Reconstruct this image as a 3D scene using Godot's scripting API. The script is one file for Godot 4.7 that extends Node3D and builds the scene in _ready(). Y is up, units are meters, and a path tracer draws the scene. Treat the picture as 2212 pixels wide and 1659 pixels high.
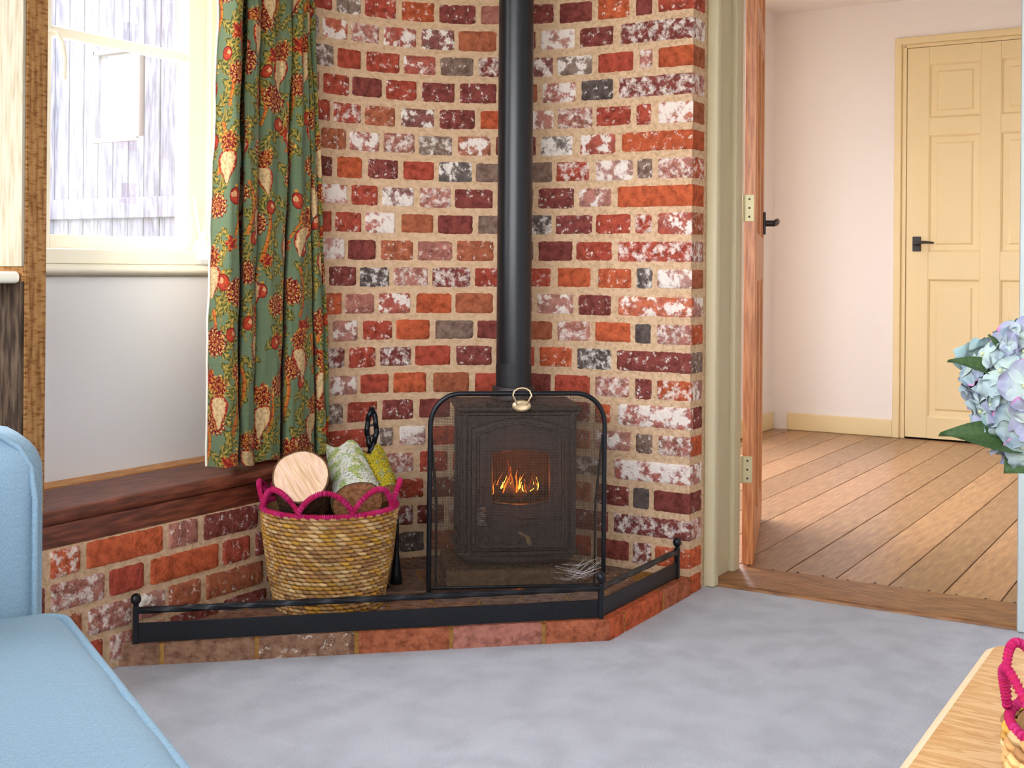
extends Node3D
# A cottage corner with a wood stove in a curved brick alcove, and a door open to a hall. Metres, y up.
# The window wall runs along z (x near -0.11), the doorway wall along x (z near 0).

class Geo:
	var v := PackedVector3Array()
	var uv := PackedVector2Array()
	var c := PackedColorArray()
	var ix := PackedInt32Array()
	var col := Color.WHITE
	var vs := 0
	var fs := 0

	func p(pos: Vector3, u := Vector2.ZERO) -> int:
		v.append(pos)
		uv.append(u)
		c.append(col)
		return v.size() - 1

	func t(a: int, b: int, d: int) -> void:
		ix.append(a)
		ix.append(b)
		ix.append(d)

	func q(a: int, b: int, d: int, e: int) -> void:
		t(a, b, d)
		t(a, d, e)

	func start() -> void:
		vs = v.size()
		fs = ix.size()

	func flip() -> void:
		for i in range(fs, ix.size(), 3):
			var k := ix[i + 1]
			ix[i + 1] = ix[i + 2]
			ix[i + 2] = k

	func closed() -> void:
		var m := Vector3.ZERO
		for i in range(vs, v.size()):
			m += v[i]
		m /= maxf(1, v.size() - vs)
		var vol := 0.0
		for i in range(fs, ix.size(), 3):
			vol += (v[ix[i]] - m).dot((v[ix[i + 1]] - m).cross(v[ix[i + 2]] - m))
		if vol > 0:
			flip()

	func facing(dir: Vector3) -> void:
		var s := 0.0
		for i in range(fs, ix.size(), 3):
			s += (v[ix[i + 2]] - v[ix[i]]).cross(v[ix[i + 1]] - v[ix[i]]).dot(dir)
		if s < 0:
			flip()

	func tri_out(a: int, b: int, d: int, m: Vector3) -> void:
		if (v[d] - v[a]).cross(v[b] - v[a]).dot(v[a] + v[b] + v[d] - m * 3.0) < 0:
			t(a, d, b)
		else:
			t(a, b, d)

	func box(at: Vector3, size: Vector3, bev := 0.003, turn := Basis()) -> Geo:
		var h := size / 2
		var b := minf(bev, minf(h.x, minf(h.y, h.z)) * 0.9)
		var n := {}
		for sx in [-1, 1]:
			for sy in [-1, 1]:
				for sz in [-1, 1]:
					var s := Vector3(sx, sy, sz)
					for a in 3:
						var w := Vector3(h.x - b, h.y - b, h.z - b)
						w[a] = h[a]
						n[[sx, sy, sz, a]] = p(at + turn * (s * w), Vector2(sx * h.x + sz * h.z, sy * h.y))
		for a in 3:
			var o1 := (a + 1) % 3
			var o2 := (a + 2) % 3
			for s in [-1, 1]:
				var k := []
				for d in [[-1, -1], [1, -1], [1, 1], [-1, 1]]:
					var e := [0, 0, 0, a]
					e[a] = s
					e[o1] = d[0]
					e[o2] = d[1]
					k.append(n[e])
				tri_out(k[0], k[1], k[2], at)
				tri_out(k[0], k[2], k[3], at)
				for r in [-1, 1]:
					var f := []
					for z in [-1, 1]:
						for w in [a, o1]:
							var e2 := [0, 0, 0, w]
							e2[a] = s
							e2[o1] = r
							e2[o2] = z
							f.append(n[e2])
					tri_out(f[0], f[1], f[3], at)
					tri_out(f[0], f[3], f[2], at)
		for sx in [-1, 1]:
			for sy in [-1, 1]:
				for sz in [-1, 1]:
					tri_out(n[[sx, sy, sz, 0]], n[[sx, sy, sz, 1]], n[[sx, sy, sz, 2]], at)
		return self

	func grid(rows: Array, wrap := false) -> void:   # rows of equally many points; joins them, smooth
		var id := []
		for i in rows.size():
			var r := []
			var row: PackedVector3Array = rows[i]
			for j in row.size():
				r.append(p(row[j], Vector2(float(j) / maxf(1, row.size() - 1), float(i) / maxf(1, rows.size() - 1))))
			if wrap:
				r.append(r[0])
			id.append(r)
		for i in rows.size() - 1:
			for j in id[0].size() - 1:
				q(id[i][j], id[i][j + 1], id[i + 1][j + 1], id[i + 1][j])

	func fan(ring: PackedVector3Array) -> void:
		var m := Vector3.ZERO
		for x in ring:
			m += x
		var k := p(m / ring.size())
		var first := v.size()
		for x in ring:
			p(x)
		for j in ring.size():
			t(k, first + j, first + (j + 1) % ring.size())

	func tube(pts: Array, rad, sides := 8, loop := false, twist := 0.0, shape := PackedVector2Array()) -> Geo:
		start()
		var n := pts.size()
		var up := Vector3.UP
		var t0: Vector3 = ((pts[1] as Vector3) - (pts[0] as Vector3)).normalized()
		if absf(t0.dot(up)) > 0.9:
			up = Vector3.RIGHT
		var x := up.cross(t0).normalized()
		var rows := []
		for i in n:
			var a: Vector3 = pts[(i - 1 + n) % n] if loop or i > 0 else pts[0]
			var b: Vector3 = pts[(i + 1) % n] if loop or i < n - 1 else pts[n - 1]
			var d := (b - a).normalized()
			x = (x - d * x.dot(d)).normalized()
			var y := d.cross(x)
			var r: float = rad[i] if rad is Array or rad is PackedFloat32Array else rad
			var ring := PackedVector3Array()
			var ph := twist * i
			for k in sides:
				var off := Vector2.from_angle(TAU * k / sides) if shape.is_empty() else shape[k]
				off = off.rotated(ph) * r
				ring.append((pts[i] as Vector3) + x * off.x + y * off.y)
			rows.append(ring)
		if loop:
			rows.append(rows[0])
		grid(rows, true)
		if not loop:
			fan(rows[0])
			var back: PackedVector3Array = rows[n - 1].duplicate()
			back.reverse()
			fan(back)
		closed()
		return self

	func lathe(prof: Array, seg := 32, xf := Transform3D()) -> Geo:   # profile points (radius, height), from one end to the other
		start()
		var rows := []
		for pr in prof:
			var ring := PackedVector3Array()
			for k in seg:
				var a := TAU * k / seg
				ring.append(xf * Vector3(cos(a) * pr.x, pr.y, sin(a) * pr.x))
			rows.append(ring)
		grid(rows, true)
		closed()
		return self

	func prism(poly: PackedVector2Array, z0: float, z1: float, xf := Transform3D()) -> Geo:   # polygon in x, y drawn out along z
		start()
		var tri := Geometry2D.triangulate_polygon(poly)
		for z in [z0, z1]:
			var f := v.size()
			for w in poly:
				p(xf * Vector3(w.x, w.y, z), w)
			for i in range(0, tri.size(), 3):
				if z == z0:
					t(f + tri[i], f + tri[i + 1], f + tri[i + 2])
				else:
					t(f + tri[i], f + tri[i + 2], f + tri[i + 1])
		var cw := Geometry2D.is_polygon_clockwise(poly)
		# the caps' sense depends on the triangulation; the sides follow the polygon
		var want := -1.0
		var a2 := 0.0
		for i in range(0, tri.size(), 3):
			a2 += (poly[tri[i + 1]] - poly[tri[i]]).cross(poly[tri[i + 2]] - poly[tri[i]])
		var a1 := 0.0
		for i in poly.size():
			a1 += poly[i].cross(poly[(i + 1) % poly.size()])
		for i in poly.size():
			var w0 := poly[i]
			var w1 := poly[(i + 1) % poly.size()]
			var k := [p(xf * Vector3(w0.x, w0.y, z0)), p(xf * Vector3(w1.x, w1.y, z0)), p(xf * Vector3(w1.x, w1.y, z1)), p(xf * Vector3(w0.x, w0.y, z1))]
			if (a1 > 0) == (a2 > 0):
				q(k[0], k[3], k[2], k[1])
			else:
				q(k[0], k[1], k[2], k[3])
		closed()
		return self

	func ball(at: Vector3, r: Vector3, seg := 16, rings := 10) -> Geo:
		start()
		var rows := []
		for i in rings + 1:
			var f := -PI / 2 + PI * clampf(i, 0.02, rings - 0.02) / rings
			var ring := PackedVector3Array()
			for k in seg:
				var a := TAU * k / seg
				ring.append(at + Vector3(cos(a) * cos(f) * r.x, sin(f) * r.y, sin(a) * cos(f) * r.z))
			rows.append(ring)
		grid(rows, true)
		closed()
		return self

	func rounded(at: Vector3, size: Vector3, rad: float, crown := 0.0, n := 20) -> Geo:   # a cushion: a box with round edges, bulging by crown
		start()
		var h := size / 2
		var ax := [Vector3.RIGHT, Vector3.UP, Vector3.BACK]
		for a in 3:
			for s in [-1.0, 1.0]:
				var rows := []
				for i in n + 1:
					var row := PackedVector3Array()
					for j in n + 1:
						var w := Vector3.ZERO
						w[a] = s
						w[(a + 1) % 3] = sin((2.0 * i / n - 1) * PI / 2)
						w[(a + 2) % 3] = sin((2.0 * j / n - 1) * PI / 2) * s
						var o := w * h
						var inner := o.clamp(-h + Vector3.ONE * rad, h - Vector3.ONE * rad)
						var d := o - inner
						o = inner + (d.normalized() * rad if d.length() > 1e-6 else Vector3.ZERO)
						var f := (1 - pow(absf(o.x / h.x), 2.5)) * (1 - pow(absf(o.z / h.z), 2.5))
						o.y += signf(o.y) * crown * f * absf(o.y / h.y)
						row.append(at + o)
					rows.append(row)
				grid(rows)
		closed()
		return self

	func mesh() -> ArrayMesh:
		var n := PackedVector3Array()
		n.resize(v.size())
		for i in range(0, ix.size(), 3):
			var a := ix[i]
			var b := ix[i + 1]
			var d := ix[i + 2]
			var f := (v[d] - v[a]).cross(v[b] - v[a])
			n[a] += f
			n[b] += f
			n[d] += f
		for i in n.size():
			n[i] = n[i].normalized() if n[i].length_squared() > 1e-24 else Vector3.UP
		var s := []
		s.resize(Mesh.ARRAY_MAX)
		s[Mesh.ARRAY_VERTEX] = v
		s[Mesh.ARRAY_NORMAL] = n
		s[Mesh.ARRAY_TEX_UV] = uv
		s[Mesh.ARRAY_COLOR] = c
		s[Mesh.ARRAY_INDEX] = ix
		var m := ArrayMesh.new()
		m.add_surface_from_arrays(Mesh.PRIMITIVE_TRIANGLES, s)
		return m


var rng := RandomNumberGenerator.new()
var M := {}
var taken := {}
var bump_tex: Texture2D
var speck: Texture2D


func numbered(called: String) -> String:
	taken[called] = taken.get(called, -1) + 1
	return called if taken[called] == 0 else "%s_%03d" % [called, taken[called]]


func tag(o: Node3D, label: String, category: String, group := "", kind := "") -> Node3D:
	o.set_meta("label", label)
	o.set_meta("category", category)
	if group:
		o.set_meta("group", group)
	if kind:
		o.set_meta("kind", kind)
	return o


func thing(called: String, label: String, category: String, at := Vector3.ZERO, turn := 0.0, group := "", kind := "") -> Node3D:
	var o := Node3D.new()
	o.name = numbered(called)
	add_child(o)
	o.position = at
	o.rotation.y = turn
	tag(o, label, category, group, kind)
	return o


func obj(called: String, g, m: Material, parent: Node = null) -> MeshInstance3D:
	var o := MeshInstance3D.new()
	o.mesh = g.mesh() if g is Geo else g
	o.material_override = m
	if parent:
		o.name = called
		parent.add_child(o, true)
	else:
		o.name = numbered(called)
		add_child(o)
	return o


func struct(called: String, g: Geo, m: Material, label: String, category: String) -> MeshInstance3D:
	var o := obj(called, g, m)
	tag(o, label, category, "", "structure")
	return o


func rgb(r: int, g: int, b: int) -> Color:
	return Color8(r, g, b)


func lin(r: int, g: int, b: int) -> Color:
	return Color8(r, g, b).srgb_to_linear()


func noise(freq: float, oct := 4, kind := FastNoiseLite.TYPE_SIMPLEX_SMOOTH, sd := 1) -> FastNoiseLite:
	var n := FastNoiseLite.new()
	n.noise_type = kind
	n.frequency = freq
	n.fractal_octaves = oct
	n.seed = sd
	return n


func ntex(n: FastNoiseLite, size: int, stops: Array, cols: Array, hard := false) -> NoiseTexture2D:   # a seamless noise picture through a colour ramp
	var t := NoiseTexture2D.new()
	t.width = size
	t.height = size
	t.seamless = true
	t.noise = n
	var g := Gradient.new()
	g.offsets = PackedFloat32Array(stops)
	g.colors = PackedColorArray(cols)
	if hard:
		g.interpolation_mode = Gradient.GRADIENT_INTERPOLATE_CONSTANT
	t.color_ramp = g
	return t


func rough(freq: float, sd: int) -> FastNoiseLite:   # noise with strong fine octaves
	var q := noise(freq, 6, FastNoiseLite.TYPE_SIMPLEX, sd)
	q.fractal_gain = 0.7
	return q


func mat(c: Color, rough := 0.8, spec := 0.5, metal := 0.0) -> StandardMaterial3D:
	var m := StandardMaterial3D.new()
	m.albedo_color = c
	m.roughness = rough
	m.metallic_specular = spec
	m.metallic = metal
	return m


func tex(m: StandardMaterial3D, t: Texture2D, scale: Vector3, world := true) -> StandardMaterial3D:
	m.albedo_texture = t
	m.uv1_triplanar = true
	m.uv1_world_triplanar = world
	m.uv1_scale = scale
	return m


func relief(m: StandardMaterial3D, t: Texture2D, cm: float) -> StandardMaterial3D:
	m.heightmap_enabled = true
	m.heightmap_texture = t
	m.heightmap_scale = cm
	return m


func vcol(m: StandardMaterial3D) -> StandardMaterial3D:
	m.vertex_color_use_as_albedo = true
	return m


func materials() -> void:
	var W := Color.WHITE
	bump_tex = ntex(noise(0.02, 5), 512, [0.0, 1.0], [Color.BLACK, W])
	speck = ntex(rough(0.05, 7), 512, [0.0, 1.0], [Color(0.45, 0.45, 0.45), W])
	# plaster and paint
	M.white = mat(rgb(222, 221, 221), 0.9, 0.3)
	M.hallwhite = mat(rgb(244, 237, 231), 0.9, 0.3)
	M.cream = mat(rgb(236, 214, 164), 0.45)
	M.frame = mat(rgb(196, 182, 146), 0.5)
	M.sash = mat(rgb(244, 238, 218), 0.4)
	M.greypaint = mat(rgb(190, 200, 198), 0.5)
	# timber
	var grain := noise(0.012, 5, FastNoiseLite.TYPE_SIMPLEX, 3)
	M.dark_beam = relief(tex(mat(rgb(228, 184, 164), 0.45), ntex(grain, 512, [0.0, 0.35, 0.6, 1.0], [rgb(76, 46, 35), rgb(108, 66, 50), rgb(130, 84, 64), rgb(160, 112, 88)]), Vector3(9, 9, 1.1)), bump_tex, 0.06)
	M.pale_strip = tex(mat(rgb(255, 238, 212), 0.6), ntex(grain, 512, [0.0, 0.5, 1.0], [rgb(140, 96, 56), rgb(190, 142, 92), rgb(222, 182, 130)]), Vector3(12, 12, 1.3))
	M.oak_post = relief(tex(mat(rgb(235, 222, 205), 0.85, 0.3), ntex(noise(0.016, 5, FastNoiseLite.TYPE_SIMPLEX, 9), 512, [0.0, 0.28, 0.42, 1.0], [rgb(128, 92, 56), rgb(172, 130, 84), rgb(192, 152, 104), rgb(206, 170, 122)]), Vector3(3, 12, 3)), speck, 0.15)
	M.oak_post.detail_enabled = true
	M.oak_post.detail_blend_mode = BaseMaterial3D.BLEND_MODE_MUL
	M.oak_post.detail_uv_layer = BaseMaterial3D.DETAIL_UV_2
	M.oak_post.uv2_triplanar = true
	M.oak_post.uv2_world_triplanar = true
	M.oak_post.uv2_scale = Vector3(9, 0.9, 9)
	M.oak_post.detail_albedo = ntex(noise(0.014, 5, FastNoiseLite.TYPE_SIMPLEX, 10), 512, [0.0, 0.35, 0.6, 1.0], [rgb(164, 146, 128), rgb(216, 204, 190), rgb(238, 232, 224), W])
	M.grey_wood = relief(tex(mat(rgb(190, 180, 170), 0.85, 0.3), ntex(grain, 512, [0.0, 0.4, 0.7, 1.0], [rgb(56, 44, 36), rgb(92, 78, 66), rgb(124, 108, 92), rgb(150, 134, 114)]), Vector3(8, 1.2, 8)), speck, 0.12)
	M.limed = tex(mat(rgb(180, 172, 158), 0.85), ntex(grain, 512, [0.0, 0.3, 0.7, 1.0], [rgb(206, 192, 168), rgb(232, 224, 206), rgb(244, 238, 226), rgb(250, 246, 238)]), Vector3(10, 1.0, 10))
	M.pine_door = tex(mat(rgb(244, 216, 190), 0.4), ntex(grain, 512, [0.0, 0.35, 0.65, 1.0], [rgb(160, 100, 54), rgb(194, 130, 78), rgb(212, 152, 98), rgb(228, 178, 124)]), Vector3(11, 0.9, 11), false)
	var ring := noise(0.008, 3, FastNoiseLite.TYPE_SIMPLEX, 21)
	ring.domain_warp_enabled = true
	ring.domain_warp_amplitude = 18.0
	ring.domain_warp_frequency = 0.01
	for i in 4:
		var f := 0.86 + 0.07 * i
		var t0 := ntex(noise(0.011, 5, FastNoiseLite.TYPE_SIMPLEX, 30 + i), 512, [0.0, 0.3, 0.42, 0.5, 0.62, 1.0], [rgb(116, 80, 52), rgb(156, 114, 80), rgb(146, 104, 70), rgb(164, 122, 86), rgb(158, 116, 80), rgb(186, 144, 106)])
		M["plank%d" % i] = relief(tex(mat(Color(f, f * 1.0, f * 1.0), 0.3, 0.5), t0, Vector3(6.5, 6.5, 0.9)), bump_tex, 0.02)
	M.threshold = tex(mat(rgb(226, 212, 200), 0.45), ntex(grain, 512, [0.0, 0.4, 0.7, 1.0], [rgb(116, 76, 44), rgb(158, 112, 70), rgb(180, 132, 86), rgb(204, 156, 106)]), Vector3(1.2, 9, 9))
	M.table = tex(mat(rgb(255, 246, 232), 0.35), ntex(noise(0.009, 4, FastNoiseLite.TYPE_SIMPLEX, 12), 512, [0.0, 0.33, 0.38, 0.46, 0.62, 0.68, 1.0], [rgb(204, 150, 92), rgb(226, 182, 126), rgb(206, 148, 90), rgb(230, 190, 138), rgb(236, 200, 150), rgb(212, 160, 104), rgb(240, 208, 162)]), Vector3(0.9, 6, 6))
	M.table_edge = tex(mat(rgb(255, 248, 236), 0.4), ntex(noise(0.009, 3, FastNoiseLite.TYPE_SIMPLEX, 13), 256, [0.0, 1.0], [rgb(238, 212, 170), rgb(250, 234, 206)]), Vector3(6, 6, 1))
	# masonry
	M.mortar = relief(tex(mat(rgb(255, 250, 245), 0.95, 0.2), ntex(rough(0.03, 4), 512, [0.0, 0.45, 1.0], [rgb(170, 140, 108), rgb(206, 175, 142), rgb(226, 200, 168)]), Vector3(3, 3, 3)), speck, 0.2)
	M.hearth_mortar = relief(tex(mat(rgb(235, 225, 205), 0.95, 0.2), ntex(noise(0.03, 5, FastNoiseLite.TYPE_SIMPLEX, 5), 512, [0.0, 0.45, 1.0], [rgb(136, 98, 52), rgb(176, 134, 78), rgb(200, 160, 104)]), Vector3(3, 3, 3)), speck, 0.12)
	M.slab = relief(tex(mat(rgb(235, 225, 215), 0.9, 0.2), ntex(noise(0.03, 5, FastNoiseLite.TYPE_SIMPLEX, 15), 512, [0.0, 0.45, 1.0], [rgb(96, 74, 58), rgb(132, 106, 84), rgb(170, 142, 112)]), Vector3(3, 3, 3)), speck, 0.15)
	# metal
	M.iron = relief(tex(mat(rgb(48, 50, 56), 0.34, 0.5, 0.5), speck, Vector3(8, 8, 8), false), speck, 0.02)
	M.flue = mat(rgb(30, 31, 34), 0.33, 0.5, 0.2)
	M.castiron = relief(tex(mat(rgb(88, 77, 80), 0.5, 0.5, 0.3), speck, Vector3(6, 6, 6), false), speck, 0.06)
	M.soot = mat(rgb(44, 36, 30), 0.95, 0.1)
	M.wire = mat(rgb(92, 78, 66), 0.6, 0.4, 0.3)
	M.brass = mat(rgb(214, 190, 150), 0.3, 0.5, 0.75)
	M.hinge = mat(rgb(186, 174, 132), 0.45, 0.5, 0.3)
	M.black = mat(rgb(38, 34, 34), 0.45)
	# cloth and fibre
	M.pink = vcol(mat(Color.WHITE, 0.85, 0.3))
	M.straw = vcol(relief(mat(Color.WHITE, 0.7, 0.35), bump_tex, 0.03))
	M.basket_in = mat(rgb(190, 146, 94), 0.9)
	var weave := ntex(noise(0.05, 3, FastNoiseLite.TYPE_SIMPLEX, 41), 512, [0.0, 0.5, 1.0], [rgb(196, 206, 214), rgb(232, 238, 243), W])
	var linen := tex(mat(rgb(180, 203, 215), 0.9, 0.2), weave, Vector3(60, 60, 6), false)
	linen.detail_enabled = true
	linen.detail_blend_mode = BaseMaterial3D.BLEND_MODE_MUL
	linen.detail_uv_layer = BaseMaterial3D.DETAIL_UV_2
	linen.uv2_triplanar = true
	linen.uv2_scale = Vector3(6, 6, 60)
	linen.detail_albedo = weave
	linen.rim_enabled = true
	linen.rim = 0.3
	linen.rim_tint = 0.6
	M.linen = linen
	var pile := ntex(noise(0.16, 3, FastNoiseLite.TYPE_SIMPLEX, 51), 1024, [0.0, 0.32, 0.5, 0.68, 1.0], [rgb(120, 120, 124), rgb(190, 190, 193), rgb(226, 226, 229), rgb(246, 246, 248), rgb(255, 255, 255)])
	var carpet := relief(tex(mat(rgb(230, 231, 235), 1.0, 0.1), pile, Vector3(3.3, 3.3, 3.3)), pile, 0.12)
	carpet.detail_enabled = true
	carpet.detail_blend_mode = BaseMaterial3D.BLEND_MODE_MUL
	carpet.detail_uv_layer = BaseMaterial3D.DETAIL_UV_2
	carpet.uv2_triplanar = true
	carpet.uv2_world_triplanar = true
	carpet.uv2_scale = Vector3(0.7, 0.7, 0.7)
	carpet.detail_albedo = ntex(noise(0.018, 4, FastNoiseLite.TYPE_SIMPLEX, 52), 512, [0.0, 0.4, 0.6, 1.0], [rgb(234, 234, 235), rgb(244, 244, 245), rgb(250, 250, 251), W])
	M.carpet = carpet
	# glass
	M.glass = mat(Color(0.9, 0.95, 0.95, 0.06), 0.0)
	M.glass.transparency = BaseMaterial3D.TRANSPARENCY_ALPHA
	M.stoveglass = mat(Color(0.16, 0.1, 0.05, 0.35), 0.1)
	M.stoveglass.transparency = BaseMaterial3D.TRANSPARENCY_ALPHA


func _ready() -> void:
	rng.seed = 11
	# camera: level, turned 31.25 degrees to the left, its lens shifted down
	var cam := Camera3D.new()
	cam.name = "camera"
	add_child(cam)
	cam.position = Vector3(2.28, 0.87, 3.10)
	cam.rotation = Vector3(0, deg_to_rad(31.25), deg_to_rad(0.45))
	cam.projection = Camera3D.PROJECTION_FRUSTUM
	cam.near = 0.05
	cam.far = 100.0
	cam.size = 2.0 * cam.near * 829.5 / 2660.0
	cam.frustum_offset = Vector2(0, -(829.5 - 585.0) / 2660.0 * cam.near)
	cam.current = true
	# daylight: an overcast bright sky through the windows
	var we := WorldEnvironment.new()
	we.name = "environment"
	add_child(we)
	var env := Environment.new()
	we.environment = env
	env.background_mode = Environment.BG_SKY
	var sky := Sky.new()
	var sm := ProceduralSkyMaterial.new()
	sm.sky_top_color = rgb(226, 233, 246)
	sm.sky_horizon_color = rgb(250, 250, 252)
	sm.ground_horizon_color = rgb(176, 174, 166)
	sm.ground_bottom_color = rgb(120, 118, 108)
	sm.sky_curve = 0.25
	sm.sky_energy_multiplier = SKY_ENERGY
	sm.ground_energy_multiplier = SKY_ENERGY
	sky.sky_material = sm
	env.sky = sky
	env.tonemap_mode = Environment.TONE_MAPPER_LINEAR
	env.tonemap_exposure = EXPOSURE
	env.sdfgi_enabled = true
	env.ssao_enabled = true
	env.ssil_enabled = true
	materials()
	room_shell()
	alcove()
	window_bay()
	doorway()
	hall()
	hearth()
	stove()
	fireguard()
	fender()
	companion()
	log_basket()
	curtain()
	sofa()
	coffee_table()
	hydrangea()


const SKY_ENERGY := 3.0
const EXPOSURE := 1.34


# ---------------------------------------------------------------- masonry
const BRICKS := {"o": [208, 104, 66], "r": [184, 84, 64], "d": [142, 74, 66], "p": [190, 126, 110], "g": [142, 118, 104], "b": [106, 95, 90], "t": [184, 108, 76], "k": [160, 122, 98]}
const COURSES := [
	"-109 -13 t0, 1 101 r0, 111 197 t1, 206 297 o1, 309 409 d1, 422 521 p2, 530 643 o1, 655 757 t0, 769 874 d0, 887 994 t1, 1014 1232 r0 p2",
	"-65 31 o1, 45 145 r1, 158 240 g3, 249 348 r1, 363 462 o1, 474 582 d1, 594 696 p0, 708 810 d1, 825 927 d0, 943 1043 o1, 1061 1113 d0, 1129 1232 r1 r1",
	"-109 -13 d1, 1 101 g2, 111 197 o3, 206 297 p2, 309 409 r3, 422 521 d3, 530 643 t0, 655 757 d0, 769 874 p4, 887 994 d1, 1014 1232 d2 p4",
	"-58 38 p2, 52 152 g2, 162 241 r0, 255 360 r1, 370 467 r3, 478 577 g1, 589 693 d2, 705 809 d3, 818 929 g3, 945 1057 r0, 1073 1115 p2, 1130 1232 o0 t0",
	"-107 -11 t1, 3 103 p1, 115 203 r1, 211 307 d0, 317 412 r1, 425 523 d1, 535 644 d1, 656 763 t0, 775 878 r4, 893 995 b1, 1011 1232 d2 p2",
	"-69 27 d1, 41 141 r1, 151 243 r2, 252 348 t1, 363 464 d3, 477 582 d1, 595 697 o0, 709 812 p3, 821 932 p2, 941 1050 r1, 1065 1112 r1, 1131 1232 o4 t0",
	"-116 -20 r1, -6 94 r0, 109 195 t1, 204 300 r4, 311 407 p2, 416 517 g2, 530 629 t3, 641 760 d1, 772 870 b4, 890 1004 r3, 1021 1232 o1 o0",
	"-60 36 p2, 50 150 d1, 164 247 o0, 263 358 d1, 371 465 r0, 476 575 b3, 583 690 g0, 702 809 g0, 819 922 r2, 940 1058 p4, 1069 1117 g1, 1132 1232 p2 o2",
	"-114 -18 r1, -4 92 d0, 106 201 o4, 211 297 r1, 308 406 d4, 421 514 p2, 523 636 d1, 648 753 g1, 765 876 d1, 889 991 p3, 1009 1232 o0 o0",
	"-61 35 o1, 49 149 r0, 159 246 r1, 255 351 r4, 366 464 t0, 474 578 d0, 591 693 g0, 705 808 b2, 818 933 d1, 942 1052 r1, 1064 1116 r2, 1132 1232 r3 t1",
	"-118 -22 r0, -8 88 g1, 102 193 p4, 202 292 d0, 305 405 t1, 416 520 p1, 530 639 t1, 651 755 g1, 767 872 d0, 881 995 r1, 1011 1232 r2 p2",
	"-82 14 d0, 28 128 b1, 140 231 d1, 240 334 b2, 345 449 p2, 459 573 d2, 583 689 r1, 701 807 r1, 825 929 o0, 950 1056 o1, 1069 1120 b2, 1131 1232 p4 t0",
	"-135 -39 d0, -25 71 d1, 85 185 o1, 195 288 p1, 300 398 r3, 412 519 o0, 527 639 t0, 651 753 t1, 765 876 p3, 889 994 d1, 1014 1232 o3 p3",
	"-73 23 o1, 37 137 p4, 154 237 p3, 251 344 r1, 353 456 o0, 469 582 g0, 591 696 d0, 708 813 t0, 826 928 p2, 942 1055 o0, 1066 1117 b0, 1132 1232 p2 o1",
	"-124 -28 d0, -14 82 d0, 96 196 d2, 207 294 r1, 305 401 d2, 410 516 r0, 531 636 d1, 648 761 r1, 773 873 o1, 886 995 b2, 1011 1232 d1 g1",
	"-74 22 t1, 36 132 o1, 146 236 p3, 245 335 r0, 346 447 o0, 464 571 t0, 586 692 r0, 704 810 d0, 819 930 r0, 943 1052 p2, 1068 1120 d1, 1133 1232 o2 p3",
	"-128 -32 b1, -18 78 d1, 92 192 g2, 204 300 r1, 313 409 d1, 424 517 d0, 529 612 d0, 624 708 d0, 720 803 r0, 815 930 d1, 944 994 o1, 1015 1232 r4 d1",
	"-153 -57 o1, -43 113 r1, 137 279 r1, 303 349 g2, 366 446 p4, 458 565 r0, 577 684 p2, 696 803 g1, 815 931 t1, 945 1058 p3, 1071 1124 g1, 1139 1232 p2 o0",
	"-114 -18 g1, -4 92 d1, 106 206 t1, 218 294 d2, 312 410 p2, 427 511 r1, 523 623 o1, 635 734 t0, 746 846 d0, 858 979 g2, 1006 1232 r4 p3",
	"-90 6 g1, 20 116 d0, 130 234 d0, 246 351 r1, 366 441 r1, 454 534 d1, 546 632 r1, 644 731 d0, 743 829 b1, 841 936 t1, 952 1054 d1, 1064 1115 b0, 1126 1232 d0 d1",
	"-89 7 p2, 21 117 d0, 131 232 o1, 244 345 t1, 363 411 d2, 420 501 d1, 513 618 p2, 630 734 p2, 746 851 b1, 863 991 d1, 1005 1232 d2 p2",
	"-104 -8 r1, 6 102 d0, 116 228 t0, 240 352 d1, 367 443 b1, 453 536 t1, 548 634 t1, 646 733 o1, 745 831 d0, 843 937 r0, 953 1055 d0, 1064 1123 d2, 1131 1232 o1 o0",
	"-88 8 g1, 22 118 g1, 132 230 d1, 242 339 d1, 355 398 b1, 417 509 d1, 521 631 r1, 643 752 t0, 764 874 d0, 886 986 t1, 1002 1136 d0, 1153 1232 o0 o0",]
const LOW_COURSES := [
	"1560 1452 r1, 1428 1350 o2, 1337 1122 o0, 1107 1015 p1, 998 813 d1, 797 690 r1, 675 480 d1",
	"1500 1438 d1, 1426 1286 p2, 1275 1177 r0, 1160 947 o0, 936 840 r1, 822 640 d1, 625 520 r1",
	"1520 1345 t1, 1331 1212 p2, 1192 1113 p3, 1105 1004 t1, 989 794 t1, 780 690 d1, 676 490 r1",
	"1480 1290 r1, 1272 1207 p2, 1194 1116 p2, 1100 945 d1, 929 782 d1, 768 670 b1, 655 480 d1",
]


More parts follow.
